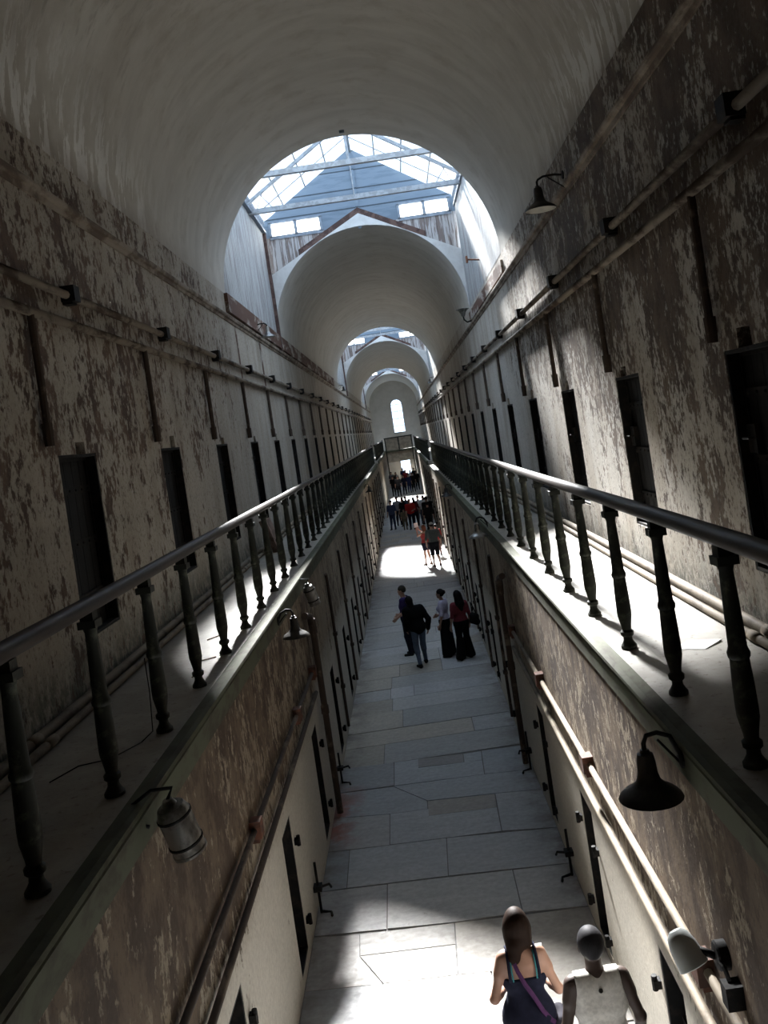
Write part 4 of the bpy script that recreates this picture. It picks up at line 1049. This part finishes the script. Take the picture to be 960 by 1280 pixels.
# couple standing in the pool of sun
person('man in a grey green shirt, black shorts and pale cap standing in the sunlit patch', (.95, 36.45, 0), R(8), 1.76, dict(w=1.1, elL=(-.29, -.02, 1.12), wrL=(-.28, .05, .88), elR=(.29, -.02, 1.12), wrR=(.30, .03, .88), anL=(-.10, -.06, .085), anR=(.16, .05, .085)), SK1, .0115, ((.02, .015, .012), 'short'),
       [tee((.10, .105, .095), .02, .5, .84), shorts((.012, .012, .014)), shoes((.10, .06, .05)), ('cap', (.45, .44, .42), [], .0, [UP(1.675)], [('e', (0, .0, 1.66), (.092, .115, .105), .02), ('c', (0, .09, 1.69), (0, .16, 1.68), .05, .045, .02)])], 'couple in the sunlit patch')
person('woman in an orange red top and dark shorts with both arms raised in sun', (.64, 37.2, 0), R(38), 1.62, dict(fem=True, w=.95, elL=(-.22, .20, 1.30), wrL=(-.10, .36, 1.52), elR=(.20, .22, 1.32), wrR=(.04, .38, 1.54), anL=(-.13, .02, .085), anR=(.13, -.06, .085), hdL=(.1, .5, 1), hdR=(-.1, .5, 1)), (.52, .28, .19), .0115, ((.16, .055, .03), 'bob'),
       [('top', (.36, .055, .05), ['torso'], .014, [UP(.90), DN(1.40)]), shorts((.02, .018, .03), .66), shoes((.14, .09, .07))], 'couple in the sunlit patch')
t = thing('leaflet', 'white leaflet held up by the woman with raised arms in the sunlit patch', 'paper', (.36, 37.48, 1.56), R(38))
mb = MB(); mb.box(-.10, .10, -.004, .004, -.02, .16); mb.build('sheet', M['paper'], t)

# crowds farther down the corridor
def crowd(label, x, y, rz, H, top, bottom, hair, grp, fem=False, sk=SK3, pose=None, style=None):
    p = dict(fem=fem, w=1.0 if not fem else .95); p.update(pose or {})
    rr = random.Random(int(x * 100 + y * 7)); st = style or ('long' if fem else 'short')
    p.setdefault('anL', (-.11, rr.uniform(-.1, .05), .085)); p.setdefault('anR', (.12, rr.uniform(-.05, .1), .085))
    return person(label, (x, y, 0), R(rz), H, p, sk, .019, (hair, st), [tee(top, .02), pants(bottom, .016), shoes((.02, .02, .02))], grp, False, True)
G1, G2 = 'nearer crowd in the corridor', 'farther crowd in the corridor'
DK = (.012, .010, .010)
crowd('person in a dull blue shirt, leftmost of the nearer crowd', -.86, 52.6, 160, 1.68, (.05, .07, .14), (.03, .04, .08), DK, G1)
crowd('person in a pale grey shirt, second from the left in the nearer crowd', -.52, 54.5, 200, 1.72, (.22, .22, .25), (.02, .02, .03), DK, G1)
crowd('person in a black top, third from the left in the nearer crowd', -.20, 53.6, 150, 1.66, (.012, .012, .014), (.02, .02, .03), DK, G1, True)
crowd('person in a bright red shirt, centre of the nearer crowd', .22, 51.2, 170, 1.72, (.42, .03, .03), (.015, .015, .03), DK, G1, pose=dict(w=1.15, elL=(-.3, .1, 1.15), wrL=(-.2, .25, 1.1)))
crowd('child in dark clothes, farthest back of the nearer crowd', .0, 56.0, 180, 1.55, (.05, .07, .10), (.03, .03, .05), DK, G1)
crowd('person with long dark hair in a dark maroon top, right of the one in red', .46, 52.6, 10, 1.66, (.10, .02, .03), (.015, .015, .02), DK, G1, True)
crowd('person in a bright white shirt, right part of the nearer crowd', .72, 53.4, 190, 1.68, (.75, .75, .75), (.10, .10, .13), DK, G1)
crowd('person in a white top near the right wall in the nearer crowd', 1.02, 53.0, 170, 1.66, (.72, .72, .74), (.06, .06, .08), DK, G1, True)
crowd('tall person in black beside the right wall in the nearer crowd', 1.14, 50.0, 20, 1.80, (.010, .010, .011), (.010, .010, .012), DK, G1, pose=dict(w=1.15))
crowd('person in black standing behind the tall one at the right wall', 1.12, 47.4, 10, 1.70, (.014, .013, .013), (.012, .012, .012), DK, G1)
crowd('short person in khaki clothes at the front left of the one in red', -.18, 51.6, 185, 1.2, (.16, .13, .09), (.10, .085, .06), DK, G1)
crowd('person in a red top against the right wall just past the sunlit couple', 1.18, 39.4, 30, 1.35, (.32, .04, .04), (.10, .05, .04), DK, G1, sk=SK1)
for (lab, x, y, rz, h, c, b_, fm) in (
        ('person in black, leftmost front of the farther crowd', -.95, 80.5, 170, 1.74, (.012, .012, .014), (.012, .012, .015), False),
        ('person in a dark grey coat, front of the farther crowd', -.50, 78.8, 180, 1.76, (.03, .03, .035), (.01, .01, .012), False),
        ('person in dark navy, centre front of the farther crowd', .0, 80.5, 160, 1.7, (.015, .018, .04), (.012, .012, .02), True),
        ('person in a blue skirted outfit, right of centre in the farther crowd', .42, 81.5, 190, 1.66, (.03, .04, .12), (.02, .03, .09), True),
        ('person in black, right of the blue outfit in the farther crowd', .80, 82.0, 180, 1.72, (.014, .014, .016), (.012, .012, .013), False),
        ('person in dark clothes beside the right wall, farther crowd', 1.2, 84.0, 180, 1.74, (.012, .012, .012), (.012, .012, .012), False),
        ('person in dark brown, back left of the farther crowd', -.70, 88.0, 180, 1.7, (.04, .03, .025), (.015, .015, .015), True),
        ('person in a dark red shirt, back of the farther crowd under the bright doorway', .25, 89.0, 180, 1.74, (.30, .03, .035), (.015, .015, .02), False),
        ('person in a white shirt, back of the farther crowd', .70, 88.0, 180, 1.7, (.65, .65, .66), (.02, .02, .03), True),
        ('person in grey, back left of the farther crowd by the wall', -1.15, 90.0, 180, 1.7, (.08, .08, .09), (.02, .02, .02), False),
        ('person in navy, farthest back of all before the bright doorway', .0, 95.0, 180, 1.72, (.02, .025, .06), (.015, .015, .02), False),
        ('person in black, back right of the farther crowd', 1.1, 91.0, 180, 1.74, (.012, .012, .012), (.012, .012, .012), False)):
    crowd(lab, x, y, rz, h, c, b_, DK, G2, fm)

# ------------------------------------------------------------------ light: overcast-bright sky and sun through the lanterns
world = bpy.data.worlds.new('World'); bpy.context.scene.world = world; world.use_nodes = True
nt = world.node_tree; bg = nt.nodes['Background']
bg.inputs[0].default_value = (.66, .82, 1.0, 1); bg.inputs[1].default_value = 1.9
sun = bpy.data.lights.new('sun', 'SUN'); sun.energy = 38; sun.angle = R(6.5); sun.color = (1, .96, .90)
so = bpy.data.objects.new('sun', sun); C.objects.link(so)
d = Vector((.13, -1.44, -1.0)).normalized()      # travels back towards the viewer and slightly right
so.rotation_euler = d.to_track_quat('-Z', 'Y').to_euler(); so.location = (0, 30, 30)
ang = math.atan2(AZ - EZ, UH)
for (a, b_) in BAYS:
    for s in (-1, 1):
        l = bpy.data.lights.new('sky_portal', 'AREA'); l.shape = 'RECTANGLE'; l.size = math.hypot(UH, AZ - EZ) + .1; l.size_y = b_ - a
        l.cycles.is_portal = True
        o = bpy.data.objects.new('sky_portal', l); C.objects.link(o)
        o.location = (s * (UH / 2 + .03), (a + b_) / 2, (AZ + EZ) / 2 + .04); o.rotation_euler = (0, s * ang, 0)

# ------------------------------------------------------------------ camera
cam = bpy.data.cameras.new('camera'); co = bpy.data.objects.new('camera', cam); C.objects.link(co)
rl = R(8.5); Rt = Vector((math.cos(rl), 0, -math.sin(rl))); Upv = Vector((math.sin(rl), 0, math.cos(rl))); Bk = Vector((0, -1, 0))
m = Matrix((Rt, Upv, Bk)).transposed().to_4x4(); m.translation = (.25, 0, 5.5); co.matrix_world = m
cam.lens = 1150 / 1280 * 36; cam.sensor_width = 36; cam.shift_x = (480 - 499) / 1280; cam.shift_y = -(640 - 539.5) / 1280
cam.clip_start = .05; cam.clip_end = 400
sc_ = bpy.context.scene; sc_.camera = co
sc_.view_settings.view_transform = 'Standard'; sc_.view_settings.look = 'None'; sc_.view_settings.gamma = 1; sc_.view_settings.use_curve_mapping = False
sc_.view_settings.exposure = 0.85
try:
    cy = sc_.cycles; cy.max_bounces = 14; cy.diffuse_bounces = 9; cy.glossy_bounces = 4; cy.transparent_max_bounces = 16; cy.sample_clamp_indirect = 20
    cy.use_denoising = True
except Exception: pass
